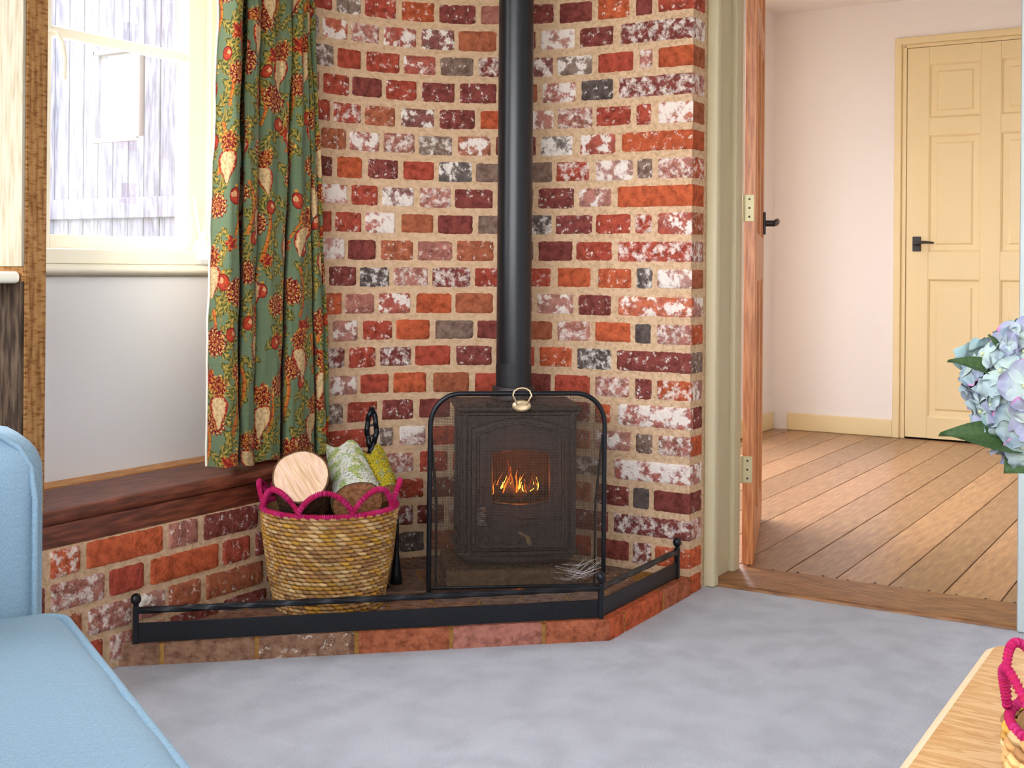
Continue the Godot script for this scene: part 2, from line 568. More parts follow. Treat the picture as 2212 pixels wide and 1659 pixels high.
func brick_mat(code: String) -> StandardMaterial3D:
	var key := "brick_" + code
	if M.has(key):
		return M[key]
	if not M.has("brick_grain"):
		M.brick_grain = ntex(rough(0.018, 61), 512, [0.0, 0.3, 0.55, 0.8, 1.0], [rgb(150, 142, 140), rgb(206, 198, 196), rgb(236, 231, 229), Color.WHITE, rgb(255, 242, 230)])
		M.brick_bump = ntex(rough(0.035, 62), 512, [0.0, 1.0], [Color.BLACK, Color.WHITE])
		var lime := rgb(238, 226, 214)
		var none := Color(lime, 0.0)
		var soft := Color(lime, 0.5)
		M.lime1 = ntex(rough(0.022, 71), 512, [0.0, 0.62, 0.74, 0.8, 1.0], [none, none, Color(lime, 0.22), Color(lime, 0.8), lime])
		M.lime2 = ntex(rough(0.02, 72), 512, [0.0, 0.42, 0.58, 0.72, 1.0], [none, none, Color(lime, 0.4), Color(lime, 0.75), lime])
		M.lime3 = ntex(rough(0.009, 73), 512, [0.0, 0.5, 0.57, 0.63, 1.0], [none, Color(lime, 0.08), Color(lime, 0.55), Color(lime, 0.95), lime])
		M.lime4 = ntex(rough(0.012, 74), 512, [0.0, 0.36, 0.46, 0.54, 1.0], [none, Color(lime, 0.15), Color(lime, 0.55), Color(lime, 0.92), lime])
	var a: Array = BRICKS[code[0]]
	var m := vcol(mat(rgb(a[0], a[1], a[2]), 0.9, 0.25))
	m.albedo_texture = M.brick_grain
	m.uv1_scale = Vector3(2.6, 2.6, 1)
	relief(m, M.brick_bump, 0.3)
	if code[1] != "0":
		m.detail_enabled = true
		m.detail_albedo = M["lime" + code[1]]
	M[key] = m
	return m


func brick(s0: float, s1: float, y0: float, y1: float, place: Callable, proud := 0.004, cut := -1.0) -> Geo:   # one face brick: worn edges, sunk in the mortar
	var g := Geo.new()
	var lu := [s0, s0 + 0.004]
	var n := maxi(1, int(round((s1 - s0) / 0.011)))
	for i in range(1, n):
		lu.append(lerpf(s0, s1, float(i) / n))
	lu.append_array([s1 - 0.004, s1])
	if cut > 0:   # a corner brick gets a column of points on the arris
		for i in lu.size():
			if absf(lu[i] - cut) < 0.012:
				lu[i] = cut
		if not lu.has(cut):
			lu.append(cut)
			lu.sort()
	var ym := (y0 + y1) / 2
	var lv := [y0, y0 + 0.004, lerpf(y0, y1, 0.3), lerpf(y0, y1, 0.5), lerpf(y0, y1, 0.7), y1 - 0.004, y1]
	var off := Vector2(rng.randf() * 3, rng.randf() * 3)
	var tint := rng.randf_range(0.86, 1.1)
	var sway := rng.randf_range(-0.16, 0.16)
	var tip := [rng.randf_range(0, 0.006), rng.randf_range(0, 0.006), rng.randf_range(0, 0.006), rng.randf_range(0, 0.006)]
	g.start()
	var id := []
	for j in lv.size():
		var r := []
		for i in lu.size():
			var edge_u: bool = i == 0 or i == lu.size() - 1
			var edge_v: bool = j == 0 or j == lv.size() - 1
			var s: float = lu[i]
			var y: float = lv[j]
			var d := proud + rng.randf_range(-0.0007, 0.0007)
			if edge_v or edge_u:
				d = -0.003
			if edge_v:
				y += rng.randf_range(-0.0018, 0.0018)
			if edge_u and not (cut > 0 and i > 0):
				s += rng.randf_range(-0.0018, 0.0018)
			var ci := (0 if i < 2 else 1) + (0 if j < 2 else 2)
			if (i < 2 or i >= lu.size() - 2) and (j < 2 or j >= lv.size() - 2) and not (cut > 0 and i > 2):
				y += tip[ci] * (1 if j < 2 else -1) * (1.0 if edge_u else 0.6)
			var k := tint * (1.0 + sway * (2.0 * (s - s0) / (s1 - s0) - 1.0)) * rng.randf_range(0.95, 1.05)
			g.col = Color(k, k * rng.randf_range(0.96, 1.04), k)
			r.append(g.p(place.call(s, y, d), Vector2(s, y) + off))
		id.append(r)
	for j in lv.size() - 1:
		for i in lu.size() - 1:
			g.q(id[j][i], id[j][i + 1], id[j + 1][i + 1], id[j + 1][i])
	g.facing((place.call((s0 + s1) / 2, ym, 0.1) as Vector3) - (place.call((s0 + s1) / 2, ym, 0.0) as Vector3))
	return g


const ARC := 0.94248
const ARRIS := 1.23248


func on_alcove(s: float, y: float, d: float) -> Vector3:   # along the curved brick wall, y up, d out of its face
	if s < 0:
		return Vector3(0.08 + d, y, 0.61 - s)
	if s < ARC:
		var a := s / 0.6
		return Vector3(0.68 - (0.6 - d) * cos(a), y, 0.61 - (0.6 - d) * sin(a))
	if s < ARRIS - 0.0001:
		return Vector3(0.68 + s - ARC, y, 0.01 + d)
	return Vector3(0.97 + d, y, 0.01 + d - (s - ARRIS))


func on_low_wall(s: float, y: float, d: float) -> Vector3:
	return Vector3(0.16 + d, y, s)


const PLAN := Basis(Vector3(1, 0, 0), Vector3(0, 0, 1), Vector3(0, 1, 0))   # a polygon in plan (x, z), drawn upwards


func alcove() -> void:
	var poly := PackedVector2Array([Vector2(-0.3, 0.64), Vector2(-0.3, -0.33), Vector2(0.97, -0.33), Vector2(0.97, 0.01)])
	for i in range(24, -1, -1):
		var w := on_alcove(ARC * i / 24.0 - 0.00001, 0, 0)
		poly.append(Vector2(w.x, w.z))
	poly.append(Vector2(0.08, 0.64))
	var g := Geo.new()
	g.prism(poly, 0, 2.4, Transform3D(PLAN, Vector3.ZERO))
	var wall := struct("wall_back", g, M.mortar, "curved reclaimed red brick wall with sandy mortar behind the stove", "wall")
	for k in COURSES.size():
		var yc := 1.608 - 0.0757 * (k - 1)
		for it in (COURSES[k] as String).split(", "):
			var a := it.split(" ")
			var s0 := float(a[0]) / 1000
			var s1 := float(a[1]) / 1000
			var y0 := yc - 0.0292 + rng.randf_range(-0.002, 0.002)
			var y1 := yc + 0.0292 + rng.randf_range(-0.002, 0.002)
			if a.size() > 3:
				var h := brick(s0, ARRIS + 0.082, y0, y1, on_alcove, 0.004, ARRIS)
				# the end of the corner brick wears its own weathering: split the mesh at the arris
				var front := Geo.new()
				var side := Geo.new()
				for i in range(0, h.ix.size(), 3):
					var far := false
					for e in 3:
						if h.v[h.ix[i + e]].z < -0.002 and h.v[h.ix[i + e]].x > 0.96:
							far = true
					var into := side if far else front
					var f := []
					for e in 3:
						into.col = h.c[h.ix[i + e]]
						f.append(into.p(h.v[h.ix[i + e]], h.uv[h.ix[i + e]]))
					into.t(f[0], f[1], f[2])
				var m := ArrayMesh.new()
				var mats := [brick_mat(a[2]), brick_mat(a[3])]
				for part in [front, side]:
					if part.v.size():
						m.add_surface_from_arrays(Mesh.PRIMITIVE_TRIANGLES, welded(part).surface_get_arrays(0))
				var o := MeshInstance3D.new()
				o.mesh = m
				for i in m.get_surface_count():
					o.set_surface_override_material(i, mats[i])
				o.name = "brick"
				wall.add_child(o, true)
			else:
				obj("brick", brick(s0, s1, y0, y1, on_alcove), brick_mat(a[2]), wall)
	# the low brick plinth under the window, standing forward of the plaster
	g = Geo.new()
	g.box(Vector3(-0.07, 0.145, 2.55), Vector3(0.46, 0.288, 4.5), 0.001)
	var low := struct("wall_left_lower", g, M.mortar, "low red brick plinth under the dark timber ledge", "wall")
	var hs := [0.2578, 0.1865, 0.1155, 0.045]
	for k in 4:
		for it in (LOW_COURSES[k] as String).split(", "):
			var a := it.split(" ")
			obj("brick", brick(float(a[1]) / 1000, float(a[0]) / 1000, hs[k] - 0.0305, hs[k] + 0.0305, on_low_wall), brick_mat(a[2]), low)


func welded(g: Geo) -> ArrayMesh:   # joins equal corners so that the shading is smooth
	var at := {}
	var w := Geo.new()
	for i in g.ix.size():
		var k := g.ix[i]
		var key := g.v[k].snapped(Vector3.ONE * 0.00001)
		if not at.has(key):
			w.col = g.c[k]
			at[key] = w.p(g.v[k], g.uv[k])
		w.ix.append(at[key])
	return w.mesh()


# ---------------------------------------------------------------- the room
func room_shell() -> void:
	var g := Geo.new()
	g.box(Vector3(2.05, -0.05, 2.35), Vector3(4.9, 0.1, 4.94), 0.001)
	struct("floor", g, M.carpet, "blue grey short pile carpet on the floor of the sitting room", "carpet")
	g = Geo.new()
	g.box(Vector3(2.0, 2.46, 2.25), Vector3(5.0, 0.12, 5.4), 0.001)
	struct("ceiling", g, M.white, "plain white ceiling of the sitting room", "ceiling")
	g = Geo.new()   # window wall: below the sill, above the lights, and the far end
	g.box(Vector3(-0.206, 0.61, 2.82), Vector3(0.19, 0.476, 4.36), 0.001)
	g.box(Vector3(-0.206, 2.25, 2.82), Vector3(0.19, 0.3, 4.36), 0.001)
	g.box(Vector3(-0.206, 1.49, 3.9), Vector3(0.19, 1.25, 2.2), 0.001)
	struct("wall_left", g, M.white, "white plastered wall below and around the window", "wall")
	g = Geo.new()   # right of the doorway and above it
	g.box(Vector3(3.16, 1.2, -0.215), Vector3(2.68, 2.4, 0.23), 0.001)
	g.box(Vector3(1.395, 2.22, -0.215), Vector3(0.86, 0.36, 0.23), 0.001)
	struct("wall_back_right", g, M.white, "white plastered wall beside and above the doorway", "wall")
	g = Geo.new()
	for y in [[-0.1, 0.1], [2.2, 2.4]]:
		g.box(Vector3(2.05, (y[0] + y[1]) / 2, 4.48), Vector3(4.9, y[1] - y[0], 0.2), 0.001)
	g.box(Vector3(0.02, 1.15, 4.48), Vector3(0.75, 2.1, 0.2), 0.001)
	g.box(Vector3(4.1, 1.15, 4.48), Vector3(0.8, 2.1, 0.2), 0.001)
	struct("wall_front", g, M.white, "white plastered wall around the wide garden window", "wall")
	g = Geo.new()
	g.box(Vector3(4.2, 1.15, 2.13), Vector3(0.2, 2.5, 4.9), 0.001)
	struct("wall_right", g, M.white, "plain white plastered side wall of the sitting room", "wall")
	plain_window("window_2", Vector3(2.0475, 1.15, 4.46), 3.305, 2.1, 0.0, 4, "wide white garden windows behind the viewer")


func plain_window(called: String, at: Vector3, w: float, h: float, turn: float, lights: int, label: String) -> void:
	var o := thing(called, label, "window", at, turn, "", "structure")
	var g := Geo.new()
	for s in [-1, 1]:
		g.box(Vector3(0, s * (h / 2 - 0.025), 0), Vector3(w, 0.05, 0.08))
		g.box(Vector3(s * (w / 2 - 0.025), 0, 0), Vector3(0.05, h - 0.1, 0.08))
	for i in range(1, lights):
		g.box(Vector3(-w / 2 + w * i / lights, 0, 0), Vector3(0.06, h - 0.1, 0.08))
	obj("window_frame", g, M.sash, o)


func window_bay() -> void:
	# timber ledge on the brick plinth, with a pale new strip along the plaster
	var o := thing("trim_1", "dark brown timber ledge beam on the low brick plinth under the window", "ledge", Vector3(0, 0, 0), 0, "", "structure")
	var g := Geo.new()
	g.box(Vector3(0.056, 0.354, 2.43), Vector3(0.212, 0.034, 4.1), 0.008)
	obj("ledge_board", g, M.dark_beam, o)
	g = Geo.new()
	g.box(Vector3(0.0475, 0.312, 2.43), Vector3(0.212, 0.05, 4.1), 0.002)
	obj("fascia", g, M.dark_beam, o)
	g = Geo.new()
	g.box(Vector3(-0.081, 0.355, 2.43), Vector3(0.062, 0.036, 4.1), 0.002)
	obj("pale_strip", g, M.pale_strip, o)
	# oak post, its far face limed above the sill
	o = thing("timber_post", "rough sawn brown oak post in front of the window, pale on its side", "post", Vector3(0.11, 0.371, 1.478), 0, "", "structure")
	g = Geo.new()
	g.box(Vector3(0.01, 1.012, -0.004), Vector3(0.1, 2.024, 0.05), 0.0015)
	obj("shaft", g, M.oak_post, o)
	g = Geo.new()
	g.box(Vector3(0.0075, 0.235, 0.025), Vector3(0.1, 0.47, 0.008), 0.001)
	obj("weathered_face", g, M.grey_wood, o)
	g = Geo.new()
	g.box(Vector3(0.0075, 1.262, 0.025), Vector3(0.1, 1.524, 0.008), 0.001)
	obj("limed_face", g, M.limed, o)
	g = Geo.new()
	g.tube([Vector3(0, 0.478, 0.029), Vector3(0, 0.478, 0.5)], 0.5, 8, false, 0, PackedVector2Array([Vector2(-0.11, -0.024), Vector2(0.08, -0.024), Vector2(0.1, -0.016), Vector2(0.104, 0), Vector2(0.1, 0.016), Vector2(0.08, 0.024), Vector2(0, 0.024), Vector2(-0.11, 0.024)]))
	obj("sill_end", g, M.sash, o)
	# the window
	o = thing("window_1", "cream painted casement window over the white wall, left of the curtain", "window", Vector3(-0.16, 0, 0), 0, "", "structure")
	g = Geo.new()
	g.box(Vector3(-0.02, 1.5, 0.659), Vector3(0.08, 1.24, 0.052), 0.002)
	g.box(Vector3(-0.005, 0.8965, 1.72), Vector3(0.11, 0.036, 2.16), 0.003)
	g.box(Vector3(-0.02, 2.08, 1.72), Vector3(0.08, 0.05, 2.16), 0.004)
	g.box(Vector3(-0.02, 1.5, 2.77), Vector3(0.08, 1.24, 0.05), 0.004)
	for z in [1.245, 1.77, 2.29]:
		g.box(Vector3(-0.02, 1.5, z), Vector3(0.07, 1.16, 0.05), 0.004)
	obj("window_frame", g, M.sash, o)
	g = Geo.new()
	g.tube([Vector3(0, 0.863, 0.645), Vector3(0, 0.863, 2.79)], 1.0, 8, false, 0, PackedVector2Array([Vector2(0.06, -0.015), Vector2(-0.08, -0.015), Vector2(-0.094, -0.009), Vector2(-0.098, 0), Vector2(-0.094, 0.009), Vector2(-0.08, 0.015), Vector2(0, 0.015), Vector2(0.06, 0.015)]))
	obj("window_sill", g, M.sash, o)
	var zs := [0.684, 1.22, 1.27, 1.745, 1.795, 2.265, 2.315, 2.745]
	for i in 4:
		var z0: float = zs[2 * i]
		var z1: float = zs[2 * i + 1]
		g = Geo.new()
		g.box(Vector3(-0.02, 1.48, z0 + 0.031), Vector3(0.04, 1.14, 0.062), 0.003)
		g.box(Vector3(-0.02, 1.48, z1 - 0.02), Vector3(0.04, 1.14, 0.04), 0.003)
		g.box(Vector3(-0.02, 0.93, (z0 + z1) / 2 + 0.011), Vector3(0.0396, 0.036, z1 - z0 - 0.1), 0.001)
		g.box(Vector3(-0.02, 2.03, (z0 + z1) / 2 + 0.011), Vector3(0.0396, 0.04, z1 - z0 - 0.1), 0.001)
		var s := obj("sash", g, M.sash, o)
		g = Geo.new()
		g.box(Vector3(-0.018, 1.4315, (z0 + z1) / 2 + 0.01), Vector3(0.03, 0.024, z1 - z0 - 0.1), 0.004)
		obj("glazing_bar", g, M.sash, s)
		for y in [[0.945, 1.421], [1.442, 2.012]]:
			g = Geo.new()
			g.box(Vector3(-0.024, (y[0] + y[1]) / 2, (z0 + z1) / 2 + 0.01), Vector3(0.004, y[1] - y[0], z1 - z0 - 0.096), 0.0005)
			obj("pane", g, M.glass, s)
	g = Geo.new()
	g.tube([Vector3(0.004, 1.425, 1.196), Vector3(0.03, 1.42, 1.19), Vector3(0.04, 1.395, 1.182), Vector3(0.042, 1.36, 1.176), Vector3(0.04, 1.335, 1.174), Vector3(0.036, 1.312, 1.173)], [0.006, 0.006, 0.0055, 0.005, 0.0045, 0.004], 10)
	obj("window_handle", g, M.sash, o)
	# reed diffuser and candle on the sill
	o = thing("reed_diffuser", "clear glass reed diffuser bottle with white reeds on the window sill", "diffuser", Vector3(-0.115, 0.8785, 0.735))
	g = Geo.new()
	g.lathe([Vector2(0.0001, 0), Vector2(0.024, 0), Vector2(0.026, 0.003), Vector2(0.026, 0.05), Vector2(0.024, 0.058), Vector2(0.012, 0.068), Vector2(0.009, 0.07), Vector2(0.009, 0.082), Vector2(0.011, 0.083), Vector2(0.011, 0.086), Vector2(0.007, 0.086), Vector2(0.007, 0.07), Vector2(0.0215, 0.056), Vector2(0.0235, 0.05), Vector2(0.0235, 0.004), Vector2(0.0001, 0.004)], 28)
	var clear := mat(Color(0.97, 0.98, 0.98, 0.25), 0.02)
	clear.transparency = BaseMaterial3D.TRANSPARENCY_ALPHA
	obj("bottle", g, clear, o)
	g = Geo.new()
	var rows := []
	for y in [0.014, 0.046]:
		var r := PackedVector3Array()
		for k in 13:
			var a := deg_to_rad(-30 + 110.0 * k / 12)
			r.append(Vector3(sin(a + 0.6) * 0.0264, y, cos(a + 0.6) * 0.0264))
		rows.append(r)
	g.start()
	g.grid(rows)
	g.facing(Vector3(1, 0, 1))
	obj("paper_label", g, mat(rgb(246, 246, 244), 0.8), o)
	for e in [[-0.048, 0.175, 0.02], [-0.012, 0.182, -0.02], [0.022, 0.18, 0.03], [0.04, 0.17, -0.03], [-0.02, 0.178, 0.045], [0.01, 0.18, -0.05]]:
		g = Geo.new()
		g.tube([Vector3(-e[2] * 0.2, 0.006, e[0] * 0.25), Vector3(e[2], e[1], -e[0])], 0.0018, 6)
		obj("reed", g, mat(rgb(245, 240, 228), 0.8), o)
	o = thing("white_candle", "small white candle jar on the window sill beside the curtain", "candle", Vector3(-0.1, 0.8785, 0.676))
	g = Geo.new()
	g.lathe([Vector2(0.0001, 0), Vector2(0.021, 0), Vector2(0.022, 0.002), Vector2(0.022, 0.056), Vector2(0.02, 0.057), Vector2(0.019, 0.05), Vector2(0.0001, 0.05)], 24)
	obj("jar", g, mat(rgb(240, 242, 244), 0.25), o)
	g = Geo.new()
	g.lathe([Vector2(0.0001, 0.057), Vector2(0.0225, 0.057), Vector2(0.0228, 0.064), Vector2(0.0001, 0.065)], 24)
	obj("lid", g, mat(rgb(236, 238, 240), 0.3), o)
	outside()


func outside() -> void:
	var old := relief(tex(mat(rgb(128, 127, 134), 0.85, 0.2), ntex(noise(0.012, 5, FastNoiseLite.TYPE_SIMPLEX, 81), 512, [0.0, 0.4, 0.7, 1.0], [rgb(134, 132, 140), rgb(176, 174, 182), rgb(200, 198, 206), rgb(222, 220, 226)]), Vector3(5, 0.7, 5)), speck, 0.1)
	var o := thing("timber_outbuilding", "silvery weathered vertical board outbuilding seen through the window", "outbuilding", Vector3(0, 0, -0.62))
	var i := 0
	while i < 26:
		var x := -0.62 - 0.097 * i
		var g := Geo.new()
		if x > -2.17 and x < -1.88:
			g.box(Vector3(x, 0.72, 0), Vector3(0.094, 1.44, 0.02), 0.003)
			g.box(Vector3(x, 2.3, 0), Vector3(0.094, 0.98, 0.02), 0.003)
		else:
			g.box(Vector3(x, 1.4, rng.randf_range(-0.002, 0.002)), Vector3(0.0925, 2.8, 0.02), 0.004)
		obj("board", g, old, o)
		i += 1
	var b := Geo.new()
	b.box(Vector3(-1.84, 1.13, 0.022), Vector3(2.6, 0.09, 0.024), 0.004)
	obj("rail", b, old, o)
	b = Geo.new()
	b.box(Vector3(-1.84, 0.98, 0.026), Vector3(2.6, 0.05, 0.03), 0.004)
	obj("rail", b, old, o)
	b = Geo.new()
	b.box(Vector3(-1.84, 1.4, -0.06), Vector3(2.6, 2.8, 0.06), 0.004)
	var back := Geo.new()
	back.box(Vector3(-1.2, 1.4, -0.05), Vector3(1.3, 2.8, 0.05), 0.004)
	back.box(Vector3(-2.7, 1.4, -0.05), Vector3(1.1, 2.8, 0.05), 0.004)
	back.box(Vector3(-2.0, 0.71, -0.05), Vector3(0.3, 1.42, 0.05), 0.004)
	back.box(Vector3(-2.0, 2.35, -0.05), Vector3(0.3, 0.9, 0.05), 0.004)
	obj("lining", back, old, o)
	b = Geo.new()
	b.box(Vector3(-2.155, 1.63, -0.012), Vector3(0.022, 0.4, 0.05), 0.003)
	b.box(Vector3(-1.87, 1.63, -0.012), Vector3(0.02, 0.4, 0.05), 0.003)
	b.box(Vector3(-2.01, 1.82, -0.012), Vector3(0.3, 0.02, 0.05), 0.003)
	b.box(Vector3(-2.01, 1.43, -0.012), Vector3(0.3, 0.02, 0.05), 0.003)
	var f := obj("window_frame", b, mat(rgb(120, 104, 100), 0.8), o)
	b = Geo.new()
	b.box(Vector3(-2.01, 1.625, -0.02), Vector3(0.27, 0.38, 0.004), 0.001)
	obj("pane", b, M.glass, f)
	# reddish reveal outside the window's right-hand edge
	var g2 := Geo.new()
	g2.box(Vector3(-0.255, 1.45, 0.652), Vector3(0.06, 1.3, 0.05), 0.003)
	struct("trim_6", g2, mat(rgb(104, 88, 86), 0.85), "reddish outer window reveal seen through the glass", "reveal")
	g2 = Geo.new()
	g2.box(Vector3(-4.3, -0.06, 2.5), Vector3(7.9, 0.1, 9.0), 0.001)
	struct("ground_outside", g2, tex(mat(rgb(200, 198, 190), 0.95), speck, Vector3(2, 2, 2)), "pale gravel yard outside the window", "yard")


# ---------------------------------------------------------------- the doorway and the hall
func doorway() -> void:
	var o := thing("trim_2", "olive cream painted door lining beside the brick pier", "door frame", Vector3(0.985, 0, -0.1), 0, "", "structure")
	var g := Geo.new()
	g.box(Vector3(0.001, 1.02, -0.006), Vector3(0.036, 2.04, 0.034), 0.006)
	obj("architrave", g, M.frame, o)
	g = Geo.new()
	g.box(Vector3(-0.019, 1.02, -0.117), Vector3(0.02, 2.04, 0.226), 0.003)
	obj("jamb", g, M.frame, o)
	g = Geo.new()
	g.box(Vector3(-0.004, 1.01, -0.19), Vector3(0.022, 2.02, 0.05), 0.004)
	obj("door_stop", g, M.frame, o)
	g = Geo.new()
	g.box(Vector3(0.4, 2.03, -0.115), Vector3(0.76, 0.03, 0.228), 0.004)
	obj("head", g, M.frame, o)
	g = Geo.new()
	g.box(Vector3(0.811, 1.02, -0.115), Vector3(0.03, 2.04, 0.23), 0.004)
	obj("jamb", g, M.greypaint, o)
	g = Geo.new()
	var pts := []
	for i in 90:
		pts.append(Vector3(-0.013 + 0.0012 * sin(i * 2.3) + 0.0006 * sin(i * 5.1), 2.03 * i / 89.0, 0.003))
	g.tube(pts, 0.0035, 6)
	obj("caulk_bead", g, mat(rgb(238, 228, 208), 0.8), o)
	# threshold board
	g = Geo.new()
	g.box(Vector3(1.377, -0.005, -0.233), Vector3(0.815, 0.03, 0.235), 0.006)
	struct("trim_3", g, M.threshold, "worn oak threshold board between the carpet and the hall floor", "threshold")
	# the open door
	var t := deg_to_rad(18.0)
	o = thing("door_1", "orange pine panelled door standing open into the hall", "door", Vector3(1.018, 0.012, -0.357), t, "", "structure")
	panel_door(o, 0.76, 2.0, 0.034, M.pine_door, true)
	for y in [0.28, 1.048, 1.8]:
		g = Geo.new()
		g.box(Vector3(-0.0195, y, 0.0006), Vector3(0.027, 0.078, 0.002), 0.0008)
		g.tube([Vector3(-0.036, y - 0.04, 0.003), Vector3(-0.036, y + 0.04, 0.003)], 0.0045, 10)
		var h := obj("hinge", g, M.hinge, o)
		h.set_meta("label", "brass plated butt hinge")
		for k in [-0.026, 0.0, 0.026]:
			g = Geo.new()
			g.ball(Vector3(-0.0195, y + k, 0.0016), Vector3(0.0032, 0.0032, 0.001), 10, 6)
			obj("screw", g, M.black, h)
	lever(o, Vector3(0.0, 1.03, -0.7), Basis(Vector3.UP, PI / 2), -1)


func panel_door(o: Node3D, w: float, h: float, th: float, m: Material, hung: bool) -> void:
	# hung: the door stretches along -z with its face to +x; else along +x with its face to +z
	var turn := Basis(Vector3.UP, PI / 2) if hung else Basis()
	var xf := Transform3D(turn, Vector3(-th / 2, 0, 0) if hung else Vector3.ZERO)
	var st := 0.113
	var rails := [[0.0, 0.11], [0.835, 0.978], [1.59, 1.68], [1.965, h]]
	var holes := [[0.11, 0.835], [0.978, 1.59], [1.68, 1.965]]
	for x in [st / 2, w / 2, w - st / 2]:
		var g := Geo.new()
		g.box(xf * Vector3(x, h / 2, 0), Vector3(0.098 if x == w / 2 else st, h, th), 0.002, turn)
		obj("stile", g, m, o)
	var pw := (w - 2 * st - 0.098) / 2
	for r in rails:
		var g := Geo.new()
		for k in 2:
			g.box(xf * Vector3(st + pw / 2 + k * (pw + 0.098), (r[0] + r[1]) / 2, 0), Vector3(pw, r[1] - r[0], th - 0.0006), 0.001, turn)
		obj("rail", g, m, o)
	for r in holes:
		for k in 2:
			var g := Geo.new()
			var cx := st + pw / 2 + k * (pw + 0.098)
			var cy: float = (r[0] + r[1]) / 2
			var hw := pw / 2 + 0.002
			var hh: float = (r[1] - r[0]) / 2 + 0.002
			for s in [-1, 1]:   # on both faces: ovolo edge, sunk ground, raised field
				var rows := []
				for e in [[0.0, th / 2 - 0.001], [0.006, th / 2 - 0.004], [0.012, th / 2 - 0.011], [0.04, th / 2 - 0.0125], [0.046, th / 2 - 0.008], [0.05, th / 2 - 0.0065]]:
					var a: float = hw - e[0]
					var b: float = hh - e[0]
					var z: float = e[1] * s
					rows.append(PackedVector3Array([xf * Vector3(cx - a, cy - b, z), xf * Vector3(cx + a, cy - b, z), xf * Vector3(cx + a, cy + b, z), xf * Vector3(cx - a, cy + b, z)]))
				for e in rows.size() - 1:
					for c in 4:
						var d := (c + 1) % 4
						g.start()
						g.q(g.p(rows[e][c]), g.p(rows[e][d]), g.p(rows[e + 1][d]), g.p(rows[e + 1][c]))
						g.facing(turn * Vector3(0, 0, s))
				g.start()
				var z5: PackedVector3Array = rows[5]
				g.q(g.p(z5[0]), g.p(z5[1]), g.p(z5[2]), g.p(z5[3]))
				g.facing(turn * Vector3(0, 0, s))
			obj("panel", g, m, o)


func lever(o: Node3D, at: Vector3, turn: Basis, way: int) -> void:
	var g := Geo.new()
	g.box(at + turn * Vector3(0, 0, 0.004), Vector3(0.042, 0.078, 0.008), 0.002, turn)
	g.tube([at + turn * Vector3(0, 0, 0.006), at + turn * Vector3(0, 0, 0.04)], 0.011, 14)
	var pts := []
	for i in 8:
		var f := i / 7.0
		pts.append(at + turn * Vector3(way * (0.105 * f - 0.008), 0.006 * sin(f * PI) + 0.004 * f, 0.042 + 0.006 * sin(f * 3.0)))
	g.tube(pts, [0.009, 0.0105, 0.0095, 0.008, 0.007, 0.0065, 0.0065, 0.005], 12)
	var h := obj("door_handle", g, M.black, o)
	h.set_meta("label", "black wrought lever handle on a square plate")


